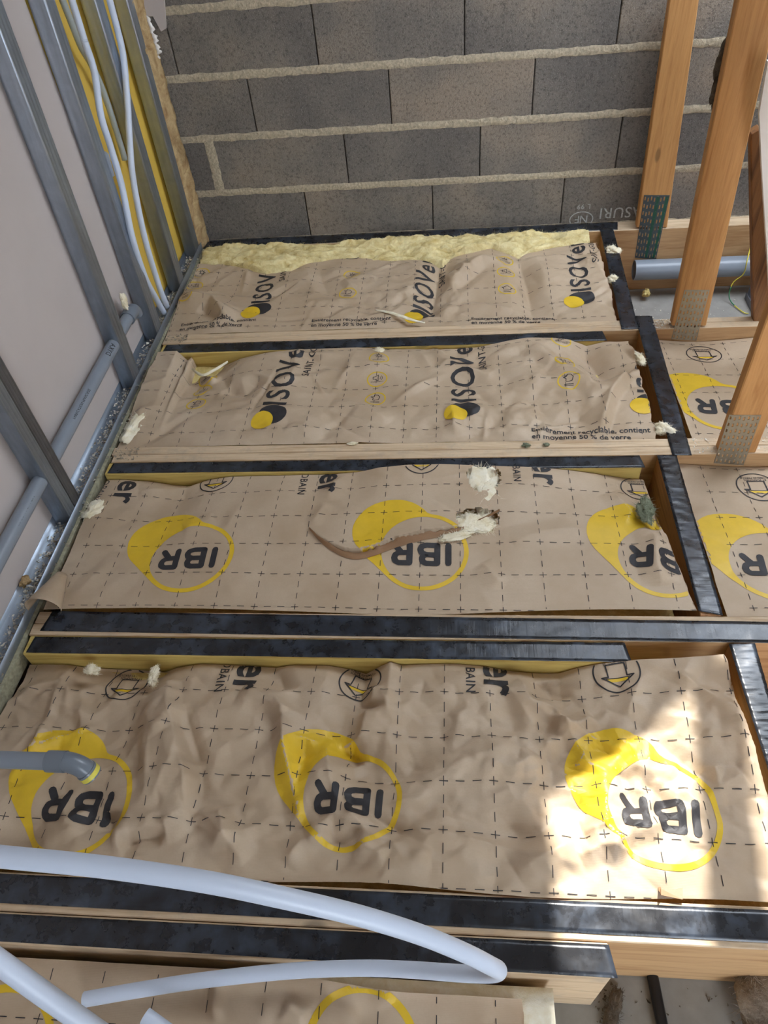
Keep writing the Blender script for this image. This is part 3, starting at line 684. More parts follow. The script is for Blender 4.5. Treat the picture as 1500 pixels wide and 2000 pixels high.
R_ = random.Random(77); mb = MB()
for _ in range(9000):
    x = R_.uniform(.02, 1.58); y = R_.uniform(ytop1(x)-.012, .045); z = float(zf1(np.array([x]), np.array([y]))[0]) if _ % 3 == 0 else z
    if _ % 3: x, y = x0_+R_.gauss(0, .006), y0_+R_.gauss(0, .005)
    x0_, y0_ = x, y; e = np.array([R_.gauss(0, 1), R_.gauss(0, .6)-.25, R_.gauss(.15, .35)]); e = e/np.linalg.norm(e)*R_.uniform(.006, .022); a = np.array([x, y, z]); s_v = np.cross(e, [0, 0, 1.]); s_v = s_v/(np.linalg.norm(s_v)+1e-9)*.0004
    mb.add([a-s_v, a+s_v, a+e+np.array([0, 0, R_.gauss(0, .003)])], [(0, 1, 2)])
tag(mb.build('loose_fibres', WOOL_F, B1), kind='stuff')
# --- second bay
B2 = empty('insulation_batt', (.8, -.95, ZF+.002), 'kraft faced insulation batt in the second bay from the block wall, its paper lettered lengthwise', 'insulation')
tp = [(318, 686), (345, 684), (372, 690), (376, 712), (392, 732), (412, 732), (440, 712), (470, 700), (520, 690), (570, 684), (640, 681), (700, 679), (760, 683), (860, 684), (930, 679), (980, 668), (1030, 660), (1080, 661), (1110, 664), (1145, 676), (1180, 668), (1250, 664)]
cr2 = [crease([(1140, 672), (1150, 690), (1175, 720), (1225, 740)], -.034, .085), crease([(1225, 740), (1190, 785), (1170, 850)], .030, .05, asym=.4), crease([(1175, 785), (1120, 740), (1080, 720), (1030, 700)], .020, .05), crease([(840, 690), (870, 715), (960, 740)], .012, .04),
       crease([(440, 760), (480, 770), (510, 740)], -.022, .06), crease([(650, 790), (700, 800), (760, 830)], .012, .05), crease([(880, 800), (890, 855)], .014, .03), crease([(380, 725), (420, 738)], .02, .035), crease([(590, 700), (680, 730)], -.012, .05), crease([(1230, 700), (1262, 690)], .02, .05)]
P2 = Paper(.02, 1.69, lambda x: SIS[1][0]-.003, lambda x: -1.1935, edge_on_face(tp, SIS[1][0]-.003), lambda x: -.003, relief(23, .036, .019, .020, cr2, nf=56, fa=.012, region=-.68), xr=lambda y: 1.650+rag(y, 2), lift=.006)
hx, hy = W2(392, 722, -.04)
po = P2.mesh(B2); pr = Print()
pr.grid(frange(.012, 1.65, .1), frange(-1.23, -.68, .1))
for px, t in (((522, 826), -.06), ((895, 812), .02), ((1262, 800), -.12)):
    w = W2(*px); pr.isover(w[0]+.055, w[1]+.045, t)
pr.icons(.217, (-.82, -.889, -.972), ('sun', 'speaker', 'map')); pr.icons(.815, (-.786, -.888, -.985), ('sun', 'speaker', 'map')); pr.icons(1.422, (-.723, -.841, -.948), ('sun', 'speaker', 'map'))
for px in ((745, 682), (1105, 660)): w = W2(*px); pr.arrow(w[0], w[1]+.03, .052)
w = W2(1037, 848); pr.new('printed_text'); pr.text('k', 'Entièrement recyclable, contient', .026, w[0], w[1], -.03, .014); pr.text('k', 'en moyenne 50 % de verre', .026, w[0], w[1]-.027, -.03, .014)
pr.lay(P2, po); wool_core(.03, 1.61, -1.19, -.715, -.055, B2, None, WOOL_Y, 5)

# --- third bay
B3 = empty('insulation_batt', (.8, -1.56, ZF+.002), 'smooth kraft faced insulation batt in the third bay, its paper slit by a long tear', 'insulation')
tp = [(185, 938), (240, 937), (290, 940), (340, 948), (372, 950), (410, 936), (450, 931), (520, 930), (590, 928), (650, 927), (700, 922), (740, 913), (790, 907), (860, 906), (920, 908), (980, 910), (1050, 913), (1110, 918), (1160, 924), (1220, 934), (1290, 940)]
slit = [(606, 1040), (625, 1058), (650, 1075), (690, 1090), (730, 1084), (770, 1070), (830, 1055), (890, 1045), (930, 1030), (975, 1010)]
cr3 = [step_along(slit, .020, .07), crease([(640, 985), (655, 950), (680, 930)], .010, .05), crease([(610, 1035), (640, 990)], .006, .03), crease([(1190, 960), (1230, 1000), (1270, 1050)], .014, .05), crease([(1230, 1010), (1290, 1030)], -.014, .05), crease([(1275, 1040), (1278, 1110), (1290, 1150)], .018, .05),
       crease([(270, 960), (320, 950), (400, 930)], .012, .05), crease([(940, 1110), (980, 1150)], .008, .04), crease([(1000, 1070), (1060, 1050), (1140, 1040)], .006, .05), crease([(360, 1040), (420, 1020)], .005, .05)]
hole3 = W2(942, 945), W2(930, 1025)
def holes3(x, y):
    r = lambda c, a, b: ((x-c[0])/a)**2+((y-c[1])/b)**2+.5*(vnoise(x*90, y*90, 4)-.5) < 1
    return r(hole3[0], .045, .06) | r(hole3[1], .055, .035)
P3 = Paper(.025, 1.69, lambda x: SIS[2][0]-.003, lambda x: -1.806+.004*math.sin(x*5)+.012*max(0, math.sin((x-1.0)*4.2)) if x > 1 else -1.806+.004*math.sin(x*5), edge_on_face(tp, SIS[2][0]-.003), lambda x: .002+.006*math.sin(x*4), relief(37, .010, .004, .012, cr3, nf=12, fa=.006, region=-1.3), xr=lambda y: 1.607+.02*np.clip((-y-1.6)/.2, -.6, 1)+rag(y, 3)*.4, lift=.008)
po = P3.mesh(B3, holes3); pr = Print()
pr.grid(frange(.065, 1.6, .1015), frange(-1.795, -1.29, .1))
for px, t in (((375, 1096), .05), ((826, 1086), .0), ((1291, 1098), -.2)): w = W2(*px); pr.ibr(w[0], w[1], .118, t)
for px in ((422, 936), (825, 917), (1252, 944)): w = W2(*px); pr.arrow(w[0], w[1], .052)
for px in ((655, 972), (1080, 955), (250, 980)): w = W2(*px); pr.er(w[0]-.05, w[1], .105, .058)
pr.lay(P3, po)
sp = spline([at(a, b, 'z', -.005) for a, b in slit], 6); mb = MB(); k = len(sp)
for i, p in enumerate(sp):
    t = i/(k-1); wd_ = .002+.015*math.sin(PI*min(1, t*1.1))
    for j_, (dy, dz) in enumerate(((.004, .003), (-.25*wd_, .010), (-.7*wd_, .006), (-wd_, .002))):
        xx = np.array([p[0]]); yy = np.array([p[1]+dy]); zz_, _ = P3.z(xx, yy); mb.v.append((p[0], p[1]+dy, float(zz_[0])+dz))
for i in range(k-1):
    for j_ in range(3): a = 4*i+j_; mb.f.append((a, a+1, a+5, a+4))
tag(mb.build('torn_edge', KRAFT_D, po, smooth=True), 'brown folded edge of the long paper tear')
wool_core(.035, 1.59, -1.80, -1.32, -.05, B3, None, WOOL_Y, 6)

# --- fourth bay
B4 = empty('insulation_batt', (.8, -2.18, ZF+.002), 'heavily crumpled kraft faced insulation batt in the fourth bay, partly in sunlight', 'insulation')
tp = [(-60, 1300), (20, 1299), (70, 1297), (120, 1298), (160, 1302), (200, 1304), (260, 1306), (300, 1310), (322, 1312), (345, 1305), (390, 1298), (440, 1299), (500, 1302), (540, 1305), (575, 1300), (640, 1300), (690, 1308), (715, 1316), (740, 1302), (762, 1292), (785, 1299), (840, 1296), (900, 1297), (950, 1302), (1000, 1312), (1040, 1316), (1090, 1316), (1130, 1304), (1170, 1296), (1240, 1289), (1330, 1284), (1430, 1276)]
cr4 = [crease([(325, 1320), (335, 1380), (345, 1420), (360, 1480), (372, 1530), (368, 1600)], .032, .06, asym=.5), crease([(352, 1400), (365, 1450), (385, 1500)], -.022, .04), crease([(225, 1640), (285, 1625), (325, 1618), (370, 1590)], .022, .045), crease([(240, 1655), (330, 1630)], -.02, .03), crease([(395, 1590), (440, 1640), (480, 1690)], .018, .04), crease([(435, 1585), (455, 1660)], .022, .035),
       crease([(553, 1390), (560, 1470), (578, 1560), (590, 1620)], .026, .05, asym=-.4), crease([(600, 1450), (585, 1530), (575, 1600)], -.018, .045), crease([(650, 1440), (640, 1470), (655, 1560), (705, 1620), (750, 1680)], .020, .05), crease([(690, 1450), (700, 1490)], -.015, .04), crease([(720, 1380), (705, 1440), (690, 1465)], .024, .05), crease([(730, 1340), (725, 1375)], .014, .03),
       crease([(600, 1640), (655, 1600), (700, 1625)], .014, .035), crease([(560, 1690), (590, 1650), (650, 1640)], .016, .035), crease([(700, 1655), (755, 1690)], .016, .025), crease([(760, 1640), (790, 1690), (840, 1700)], .012, .05), crease([(470, 1350), (540, 1370), (560, 1400)], .020, .05), crease([(540, 1300), (555, 1350)], -.016, .04),
       crease([(1005, 1300), (1035, 1370), (1085, 1380), (1130, 1460), (1150, 1490)], .020, .05), crease([(1070, 1320), (1085, 1360)], -.02, .05), crease([(1100, 1400), (1110, 1420), (1160, 1400)], .012, .03), crease([(1130, 1480), (1180, 1510), (1180, 1620)], .014, .05), crease([(1000, 1480), (1010, 1500), (1060, 1470), (1080, 1430)], .012, .035),
       crease([(1140, 1630), (1180, 1620), (1215, 1655)], .020, .04), crease([(1130, 1680), (1170, 1660), (1230, 1670)], .016, .03), crease([(1010, 1710), (1060, 1680), (1120, 1650)], .018, .05), crease([(1220, 1620), (1290, 1620)], .010, .04), crease([(1390, 1500), (1400, 1540), (1445, 1520)], .016, .035), crease([(1430, 1390), (1440, 1440), (1475, 1560)], .014, .04), crease([(1280, 1740), (1345, 1660)], .01, .05),
       crease([(60, 1420), (130, 1440), (200, 1430)], .014, .05), crease([(120, 1560), (150, 1640)], .014, .05), crease([(220, 1590), (215, 1630)], -.014, .03), crease([(30, 1330), (110, 1370), (190, 1400)], .010, .05), crease([(285, 1390), (315, 1450)], .01, .05)]
P4 = Paper(-.0, 1.70, lambda x: SIS[3][0]-.003, lambda x: -2.4165+.006*math.sin(x*9), edge_on_face(tp, SIS[3][0]-.003), lambda x: -.002+.004*math.sin(x*7), relief(41, .032, .020, .020, cr4, nf=60, fa=.012, region=-1.9), xr=lambda y: np.interp(-y, [1.93, 2.0, 2.1, 2.2, 2.3, 2.42], [1.655, 1.657, 1.668, 1.678, 1.683, 1.69])-.012+rag(y, 4)*.6, xl=lambda y: .02, lift=.006, dx=.0036)
po = P4.mesh(B4); pr = Print()
pr.grid(frange(.042, 1.68, .1), frange(-2.415, -1.9, .1))
for px, t, R in (((160, 1572), -.05, .112), ((686, 1564), .0, .104), ((1289, 1588), -.08, .112)): w = W2(*px); pr.ibr(w[0], w[1], R, t)
for px, t in (((237, 1322), 0), ((702, 1322), -.25), ((1202, 1318), .1)): w = W2(*px); pr.arrow(w[0], w[1], .050, t)
for px in ((500, 1354), (1000, 1358)): w = W2(*px); pr.er(w[0]-.058, w[1], .108, .042)
pr.lay(P4, po); wool_core(.03, 1.655, -2.415, -1.945, -.06, B4, None, WOOL_Y, 7)

# --- right of the noggins, second and third bay
def right_bay(k, x0, ylim, label, seed, logo, arrows, gx, gy, R=.118):
    b = empty('insulation_batt', (2.3, sum(ylim)/2, ZF+.002), label, 'insulation')
    p = Paper(x0, 2.9, lambda x: ylim[0], lambda x: ylim[1], lambda x: -.040+.012*math.sin(x*9), lambda x: -.006, relief(seed, .010, .004, .012, (), nf=10, fa=.005, region=ylim[0]), dx=.008, lift=-.010)
    o = p.mesh(b); pr = Print(); pr.grid(frange(gx, 2.6, .1), frange(gy, ylim[0], .1))
    for (px, t) in logo: w = W2(*px, -.03); pr.ibr(w[0], w[1], R, t)
    for px in arrows: w = W2(*px, -.03); pr.arrow(w[0], w[1], .056)
    pr.lay(p, o); wool_core(x0+.008, 2.88, ylim[1]+.01, ylim[0]-.02, -.09, b, None, WOOL_Y, seed, .03)
right_bay(2, 1.748, (-.652, -1.1935), 'kraft faced insulation batt beyond the noggin, behind the brownish nail plate post', 51, (((1412, 800), -.1),), ((1377, 684),), 1.77, -1.17)
right_bay(3, 1.695, (-1.267, -1.806), 'kraft faced insulation batt beyond the third noggin, in front of the brownish nail plate post', 57, (((1510, 1110), -.1),), ((1482, 945),), 1.76, -1.78)

# --- fifth bay, nearest
B5 = empty('insulation_batt', (.6, -2.9, ZF+.002), 'kraft faced insulation batt with a cut white edge under the white tube loop', 'insulation')
cr5 = [crease([(415, 1875), (422, 1940), (420, 1999)], .012, .02, -.03), crease([(620, 1890), (650, 1960), (700, 1985)], .012, .05, -.03), crease([(560, 1960), (600, 1995)], .014, .04, -.03), crease([(880, 1920), (940, 1960), (960, 1995)], .008, .04, -.03), crease([(740, 1900), (760, 1960)], .012, .03, -.03)]
P5 = Paper(.02, 1.19, lambda x: -2.556-.018*float(np.clip((x-.75)/.2, 0, 1)), lambda x: -3.05, lambda x: -.03, lambda x: -.03, relief(61, .016, .006, .012, cr5, nf=16, fa=.005, region=-2.5), dx=.006, lift=-.025, xr=lambda y: 1.178+rag(y, 5)*.5)
po = P5.mesh(B5); pr = Print(); pr.grid(frange(.132, 1.2, .1), frange(-3.045, -2.56, .1))
w = W2(705, 2062, -.04); pr.new('printed_logo'); pr.ring('y', w[0], w[1], .10, .013); w = W2(-20, 2070, -.04); pr.new('printed_logo'); pr.ring('y', w[0], w[1], .11, .013)
pr.lay(P5, po); wool_core(.03, 1.232, -3.05, -2.553, -.045, B5, None, WOOL_W, 8, .012)

# ------------------------------------------------------------------ partition: tracks, studs
def sheet_profile(pts, p0, p1, axis, name, mat, parent, th=.0011):
    mb = MB(); n = len(pts)
    for t in (p0, p1): mb.v += [((a, b, t) if axis == 'z' else (a, t, b)) for a, b in pts]
    mb.f += [(i, i+1, n+i+1, n+i) for i in range(n-1)]
    o = mb.build(name, mat, parent, auto=.4); md = o.modifiers.new('thickness', 'SOLIDIFY'); md.thickness = th; md.offset = 0; return o
def groove(a, b, axis, fixed, k=3, d=.0016):
    """flange line from a to b with shallow grooves"""
    out = []
    for i in range(k*4+1):
        t = i/(k*4); v = a+(b-a)*t; dd = -d if i % 4 == 2 else 0.
        out.append((fixed+dd, v) if axis == 'x' else (v, fixed-dd))
    return out
def stud(y0, fl, label, mat=STEEL, group='metal studs', x1=-.0015, x0=-.049, top=ZR-.01):
    t = empty('metal_stud', (-.025, y0+fl/2, .002), label, 'stud', group)
    pts = [(x1-.006, y0+fl)]+groove(y0+fl, y0, 'x', x1, 3)[0:]+groove(x1, x0, 'y', y0, 2, -.0014)[1:]+[(x0, y0+fl), (x0+.006, y0+fl)]
    sheet_profile(pts, .002, top, 'z', 'profile', mat, t)
    return t
def lean(t, dy): t.rotation_euler = (math.atan2(-dy, 1.0), 0, 0)
S0 = stud(-.03, .05, 'metal stud jammed into the corner against the block wall')
S1 = stud(-.297, .056, 'metal stud between the white conduits and the corner stud'); 
S2 = stud(-.625, .055, 'metal stud at the joint of plasterboard and yellow panel')
S3 = stud(-.905, .055, 'metal stud crossed by the grey pipe printed with black letters')
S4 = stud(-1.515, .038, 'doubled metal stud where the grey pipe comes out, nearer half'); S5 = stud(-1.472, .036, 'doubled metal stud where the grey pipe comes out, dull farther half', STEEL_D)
for t, d in ((S1, .05), (S2, .05), (S3, .05), (S0, .04)): lean(t, d)
tr_ = empty('floor_track', (-.025, -1.3, -.001), 'galvanised floor track of the partition full of debris', 'track')
sheet_profile([(.0, .030), (.0005, .0), (-.055, .0), (-.0555, .028)], -3.0, YW-.004, 'y', 'channel', STEEL_T, tr_)
mb = MB(); n = 240
for i in range(n+1):
    yy = -3.0+(YW-.005+3.0)*i/n; o_ = .006+.005*float(fbm(np.array(yy*30.), np.array(0.), 6)); mb.v += [(.001, yy, -.002), (o_, yy, -.006), (o_+.001, yy, -.05), (-.05, yy, -.05), (-.05, yy, -.004), (-.02, yy, -.003)]
for i in range(n):
    for k in range(6): mb.f.append((6*i+k, 6*i+(k+1) % 6, 6*i+6+(k+1) % 6, 6*i+6+k))
mb.f += [tuple(range(6)), tuple(6*n+k for k in range(5, -1, -1))]
tag(mb.build('edge_board', EDGE), 'greenish grey fibrous board edge under the floor track', 'board')
def crumbs(name, pts, size, mat, label, seed):
    R_ = random.Random(seed); mb = MB()
    for p in pts:
        s = size*R_.uniform(.4, 1.5); v = [(p[0]+s*R_.uniform(-1, 1), p[1]+s*R_.uniform(-1, 1), p[2]+s*R_.uniform(0, 1.1)) for _ in range(5)]
        mb.add(v, [(0, 1, 2), (0, 2, 3), (0, 3, 1), (1, 2, 4), (2, 3, 4), (3, 1, 4)])
    return tag(mb.build(name, mat), label, 'debris', kind='stuff')
R_ = random.Random(3)
crumbs('plaster_crumbs', [(-.03+R_.gauss(0, .012), y_, -.0+R_.uniform(0, .010)) for y_ in [R_.uniform(-2.2, .1) for _ in range(1500)]], .0045, PLUG, 'white plaster crumbs lying in the floor track', 1)
crumbs('dirt_crumbs', [(-.015+R_.gauss(0, .012), y_, -.0+R_.uniform(0, .008)) for y_ in [R_.uniform(-2.2, .1) for _ in range(1500)]], .004, CRUMB, 'brown grey dirt lying in the floor track', 2)

# ------------------------------------------------------------------ lumps of wool and torn bits
def lump(name, c, r, mat, label, cat='wool', seed=0, fib=160, flen=.34, group=None, rot=0.):
    """tuft: a soft uneven body wrapped in loose curled fibres"""
    bm = bmesh.new(); bmesh.ops.create_icosphere(bm, subdivisions=4, radius=1); R_ = random.Random(seed); cs, sn = math.cos(rot), math.sin(rot); fib = int(fib*4)
    V = np.array([v.co[:] for v in bm.verts]); d = .88+1.1*(fbm(V[:, 0]*1.8+seed, V[:, 1]*1.8+V[:, 2]*1.7, seed, 4)-.5)+.3*(fbm(V[:, 0]*11+V[:, 2]*5, V[:, 1]*11, seed+3, 3)-.5)
    V = V*np.clip(d, .25, 2)[:, None]*np.array(r); V = np.stack([V[:, 0]*cs-V[:, 1]*sn, V[:, 0]*sn+V[:, 1]*cs, V[:, 2]], -1)
    mb = MB().add((V+np.array(c)).tolist(), [tuple(v.index for v in f.verts) for f in bm.faces]); bm.free()
    m = (r[0]*r[1])**.5
    for _ in range(fib):
        p = V[R_.randrange(len(V))]; n_ = p/np.linalg.norm(p); e = np.array([R_.gauss(0, 1), R_.gauss(0, 1), R_.gauss(0, .35)]); e = e/np.linalg.norm(e); e = e*.8+n_*.35; Ln = m*flen*R_.uniform(.25, 1.1)
        a = np.array(c)+p*.97; cv = np.array([R_.gauss(0, .35), R_.gauss(0, .35), R_.gauss(0, .15)])*Ln; s = np.cross(e, [0, 0, 1.]); s = s/(np.linalg.norm(s)+1e-6)*.0004
        q = [a+e*Ln*t+cv*t*t for t in (0, .5, 1)]; mb.add([q[0]-s, q[0]+s, q[1]+s, q[1]-s, q[2]], [(0, 1, 2, 3), (3, 2, 4)])
    return tag(mb.build(name, mat, smooth=True), label, cat, group)
def L(px, py, z, r, mat, label, seed, **kw): p = at(px, py, 'z', z); return lump('wool_tuft', p, r, mat, label, 'wool', seed, **kw)
L(268, 832, -.01, (.035, .085, .03), WOOL_W, 'long white wool tuft beside the track in the second bay', 1, rot=-.2)
L(185, 1000, -.01, (.03, .05, .025), WOOL_W, 'white wool tuft beside the track in the third bay', 2, rot=-.3)
L(178, 1018, -.02, (.018, .045, .02), WOOL_W, 'thin ragged wool wisp below the white tuft beside the track', 12, rot=-.3)
L(944, 955, .004, (.064, .105, .020), WOOL_W, 'broad pale wool patch showing through the torn paper by the taped joist', 3, fib=300)
L(930, 1026, .006, (.070, .044, .020), WOOL_W, 'pale wool patch at the end of the long paper tear', 4, fib=300)
L(890, 1046, .014, (.06, .014, .008), WOOL_W, 'thin white wool strand along the paper tear', 5, rot=.25)
L(740, 684, .004, (.018, .018, .012), WOOL_W, 'small white wool tuft lying on the first sister joist tape', 6)
L(1248, 702, -.01, (.016, .04, .02), WOOL_W, 'white wool tuft beside the second noggin, near the lettered paper edge', 7, rot=.3)
L(1297, 838, .0, (.035, .022, .022), WOOL_W, 'white wool tuft spilling onto the second noggin tape', 8, rot=-.5)
L(1197, 490, .002, (.032, .030, .016), WOOL_W, 'white wool tuft on the first noggin tape, close to the block wall', 9)
L(1196, 546, .0, (.022, .024, .018), WOOL_W, 'white wool tuft hanging over the middle of the first noggin tape', 10)
L(180, 1308, .0, (.022, .014, .012), WOOL_W, 'wool wisp on the third sister joist, beside the arrow print', 13)
L(300, 1320, -.01, (.012, .032, .012), WOOL_W, 'narrow wool wisp hanging from the third sister joist', 14)
L(1262, 998, .016, (.022, .050, .014), WOOL_G, 'grey green fuzzy lump lying on the paper beside the arrow print', 15, fib=500, flen=.3, rot=-.12)
L(1028, 869, .004, (.014, .008, .006), WOOL_G, 'larger green crumb lying on the third truss chord', 16, fib=60)
L(1067, 868, .004, (.010, .006, .005), WOOL_G, 'smaller green crumb lying on the third truss chord', 17, fib=60)
L(1510, 1975, -.225, (.065, .09, .035), WOOL_GB, 'brown grey wool clump in the open corner of the near bay', 18, fib=300)
L(690, 866, .004, (.02, .006, .004), WOOL_W, 'white wool sliver at the paper edge, by the third truss chord', 19, fib=40)
L(1262, 573, ZF+.03, (.018, .02, .02), WOOL_Y, 'yellowish wool crumb on the ceiling board near the grey pipe', 20, fib=60)
L(1196, 1975, ZF+.012, (.016, .05, .014), WOOL_D, 'dark mouldy debris beside the cut end of the fourth sister joist', 21, fib=160, rot=-.4)
L(243, 590, .22, (.012, .02, .03), WOOL_W, 'torn white plaster scrap above the pipe elbow in the partition', 31, fib=20)
L(48, 1136, .03, (.014, .02, .016), WOOL_B, 'brown crumb lying on the track beside the plasterboard', 32, fib=20)
# curled paper cone, torn paper tongue and sliver
c0 = at(112, 1160, 'z', .0); mb = MB(); n = 26; m = 10
for j in range(m+1):
    t = j/m
    for i in range(n+1):
        a = -.6+i/n*4.0; r = .015+.030*t; p = (c0[0]-.005+.01*t+r*math.cos(a), c0[1]+.055-.125*t, -.004+r*.9+r*.9*math.sin(a)); mb.v.append(p)
for j in range(m):
    for i in range(n): a = j*(n+1)+i; mb.f.append((a, a+1, a+n+2, a+n+1))
o = mb.build('paper_curl', KRAFT, smooth=True); o.modifiers.new('thickness', 'SOLIDIFY').thickness = .0008; tag(o, 'rolled up cone of kraft paper beside the floor track', 'paper')
def ribbon(name, pix, z, w, mat, label, lift=.012, rise=.02, cat='paper', axis='z'):
    P = spline([at(a, b, 'z', z) for a, b in pix], 8); mb = MB(); k = len(P)
    for i, p in enumerate(P):
        t = i/(k-1); d = P[min(i+1, k-1)]-P[max(i-1, 0)]; q = np.array([-d[1], d[0], 0]); q = q/np.linalg.norm(q); ww = w*math.sin(math.pi*min(.97, .05+.9*t))**.7
        for j, s in enumerate((-1, 0, 1)): mb.v.append(tuple(p+q*ww*s/2+np.array([0, 0, lift*math.sin(math.pi*t)+(rise*(.5-abs(s)*.5))])))
    for i in range(k-1):
        for j in range(2): a = 3*i+j; mb.f.append((a, a+1, a+4, a+3))
    o = mb.build(name, mat, smooth=True); o.modifiers.new('thickness', 'SOLIDIFY').thickness = .0012; return tag(o, label, cat)
ribbon('paper_sliver', [(733, 606), (760, 613), (785, 622), (806, 628), (830, 631)], .012, .016, WOOL_W, 'white curled sliver lying on the paper by the second truss chord', .008, .006)
ribbon('torn_paper', [(376, 722), (398, 738), (420, 728), (445, 708)], -.02, .014, WOOL_W, 'torn paper lip curling up beside the yellow joist face', .012, .012)
#ribbon('torn_paper', [(1284, 1738), (1300, 1746), (1330, 1744), (1338, 1742)], .006, .03, KRAFT, 'small torn kraft flap at the sunlit chord edge', .004, .004)

fa_, fb_, fc_, fd_ = at(1286, 1733, 'z', .004), at(1334, 1733, 'z', .004), at(1332, 1758, 'z', .004), at(1290, 1750, 'z', .004)
mb = MB().add([tuple(fa_), tuple(fb_), (fc_[0], fc_[1], .008), (fd_[0], fd_[1], .010), (fa_[0]-.004, fa_[1]-.012, .022), (fa_[0]+.004, fa_[1], .006)], [(0, 3, 2, 1), (0, 5, 4, 3)])
o = mb.build('torn_paper', KRAFT_D); o.modifiers.new('thickness', 'SOLIDIFY').thickness = .0008; tag(o, 'small torn kraft flap folded over the sunlit chord edge', 'paper')
# ------------------------------------------------------------------ pipes, conduits
def wrap_text(st, size, base, axis, up, R, off, parent, mat=PRINT_K, bold=.01, space=1.1):
    """lettering on a pipe: base point on the pipe's axis, reading along axis, letters curved around it; up is the facing side"""
    V, F = text_tris(st, size, bold, space); V, F = tri_split(V, F, .006); ax = Vector(axis).normalized(); u = Vector(up); u = (u-ax*u.dot(ax)).normalized(); w = ax.cross(u) * -1; mb = MB()
    w = u.cross(ax)
    for a, b in V:
        th = (b-size*.36)/R; n = u*math.cos(th)-w*math.sin(th); mb.v.append(tuple(Vector(base)+ax*a+n*(R+off)))
    mb.f = [tuple(f) for f in F]; return mb.build('lettering', mat, parent)
YC = -.024
pa = at(-60, 1190, 'x', YC); pb = at(262, 598, 'x', YC)
pd = Vector(pb-pa).normalized(); zc = at(60, 975, 'x', YC)[2]
gp = empty('drain_pipe', (YC, -1.2, .15), 'grey plastic drain pipe running through the studs, printed with black letters', 'pipe')
p0 = Vector((YC, -2.1, zc+.002)); p1 = Vector((YC, -.735, zc))
MB().pipe([p0, p0.lerp(p1, .5), p1], .020, .002).build('tube', PVC, gp, auto=.6)
MB().pipe([p1+Vector((0, -.012, 0)), p1+Vector((0, .03, 0))], .0245, .003).build('socket', PVC_D, gp, auto=.6)
eb = [p1+Vector((0, .03, 0))]+[p1+Vector((-.0*a, .03+.032*math.sin(a), -.032*(1-math.cos(a)))) for a in np.linspace(.15, 1.5, 8)]
MB().pipe(eb, .0225, .003).build('elbow', PVC_D, gp, auto=.6)
toward = Vector(CAM)-p0.lerp(p1, .5)
for st, y_, s_z in (('DYKA', -.975, .022), ('FABRICATION FRANCAISE', -1.28, .011), ('122/25 16:51 LE20', -1.69, .014), ('PVC 32 X3.0 EU', -1.88, .014)):
    wrap_text(st, s_z, (YC, y_, zc), (0, 1, 0), toward, .020, .0006, gp, space=1.05)
# short pipe with an elbow in the fourth bay
q0 = at(-120, 1480, 'z', .16); q1 = at(100, 1487, 'z', .16); q2 = at(150, 1512, 'z', .15); q3 = at(164, 1532, 'z', .12)
ep = empty('waste_pipe', (.12, q1[1], .14), 'short grey pipe with an elbow ending over the crumpled paper', 'pipe')
xw = q1+(q1-q0)*(-(q1[0]-PX)/(q1[0]-q0[0]))
MB().pipe([xw, (xw+q1)/2, q1], .0165, .002).build('tube', PVC, ep, auto=.6)
e_ = (q1-xw)/np.linalg.norm(q1-xw)
MB().pipe([q1-e_*.006, q1+e_*.030], .0205, .003).build('socket', PVC_D, ep, auto=.6)
dn = np.array([.15, -.25, -1.]); dn /= np.linalg.norm(dn); c_ = q1+e_*.026; arc = [c_+.036*(e_*math.sin(a)+dn*(1-math.cos(a))) for a in np.linspace(0, 1.25, 12)]
MB().pipe(arc, .0192, .003).build('elbow', PVC_D, ep, auto=.6)
td = (arc[-1]-arc[-2]); td /= np.linalg.norm(td)
MB().pipe([arc[-1]-td*.002, arc[-1]+td*.016], .0208, .004).build('collar', PVC_D, ep, auto=.6)
MB().pipe([arc[-1]+td*.003, arc[-1]+td*.013], .0213, .0004).build('sticker', LABELM, ep, auto=.6)
# grey pipe in the open far bay, its support bracket, the earth wire
fy = 0.0; zz = -.15
fp = MB().pipe([(1.805, fy, zz), (2.4, fy, zz), (3.2, fy, zz)], .040, .0025, 24).build('drain_pipe', PVC, auto=.6); tag(fp, 'wide grey pipe with an open end beside the block wall', 'pipe')
br_ = empty('metal_bracket', (2.2, -.2, ZF), 'grey metal bracket under the wide pipe', 'bracket')
b0 = at(1475, 548, 'y', -.045); bx = b0[0]
sheet_profile([(bx-.016, -.05), (bx+.016, -.05), (bx+.016, -.062)], ZF+.002, -.13, 'z', 'upright', STEEL_D, br_, .002)
MB().box(bx-.022, bx-.020, -.36, -.05, ZF+.001, ZF+.028).box(bx+.02, bx+.022, -.36, -.05, ZF+.001, ZF+.028).box(bx-.022, bx+.022, -.36, -.05, ZF+.0005, ZF+.0025).build('rail', STEEL_D, br_)
wz = spline([at(a, b, 'z', z) for a, b, z in ((1472, 438, .0), (1463, 460, -.05), (1466, 478, -.08), (1459, 510, -.10), (1452, 535, -.16), (1432, 552, -.20), (1424, 575, -.24), (1430, 592, -.262), (1452, 610, -.264), (1462, 612, -.264))], 8)
ew = empty('earth_wire', wz[-1], 'yellow and green wire hanging beside the wide grey pipe', 'wire'); k = len(wz)*6//10
MB().tube(wz[:k+1], .0022, 8).build('yellow_length', WIRE_Y, ew, smooth=True); MB().tube(wz[k:len(wz)*8//10+1], .0022, 8).build('green_length', WIRE_G, ew, smooth=True); MB().tube(wz[len(wz)*8//10:], .0022, 8).build('yellow_length', WIRE_Y, ew, smooth=True)
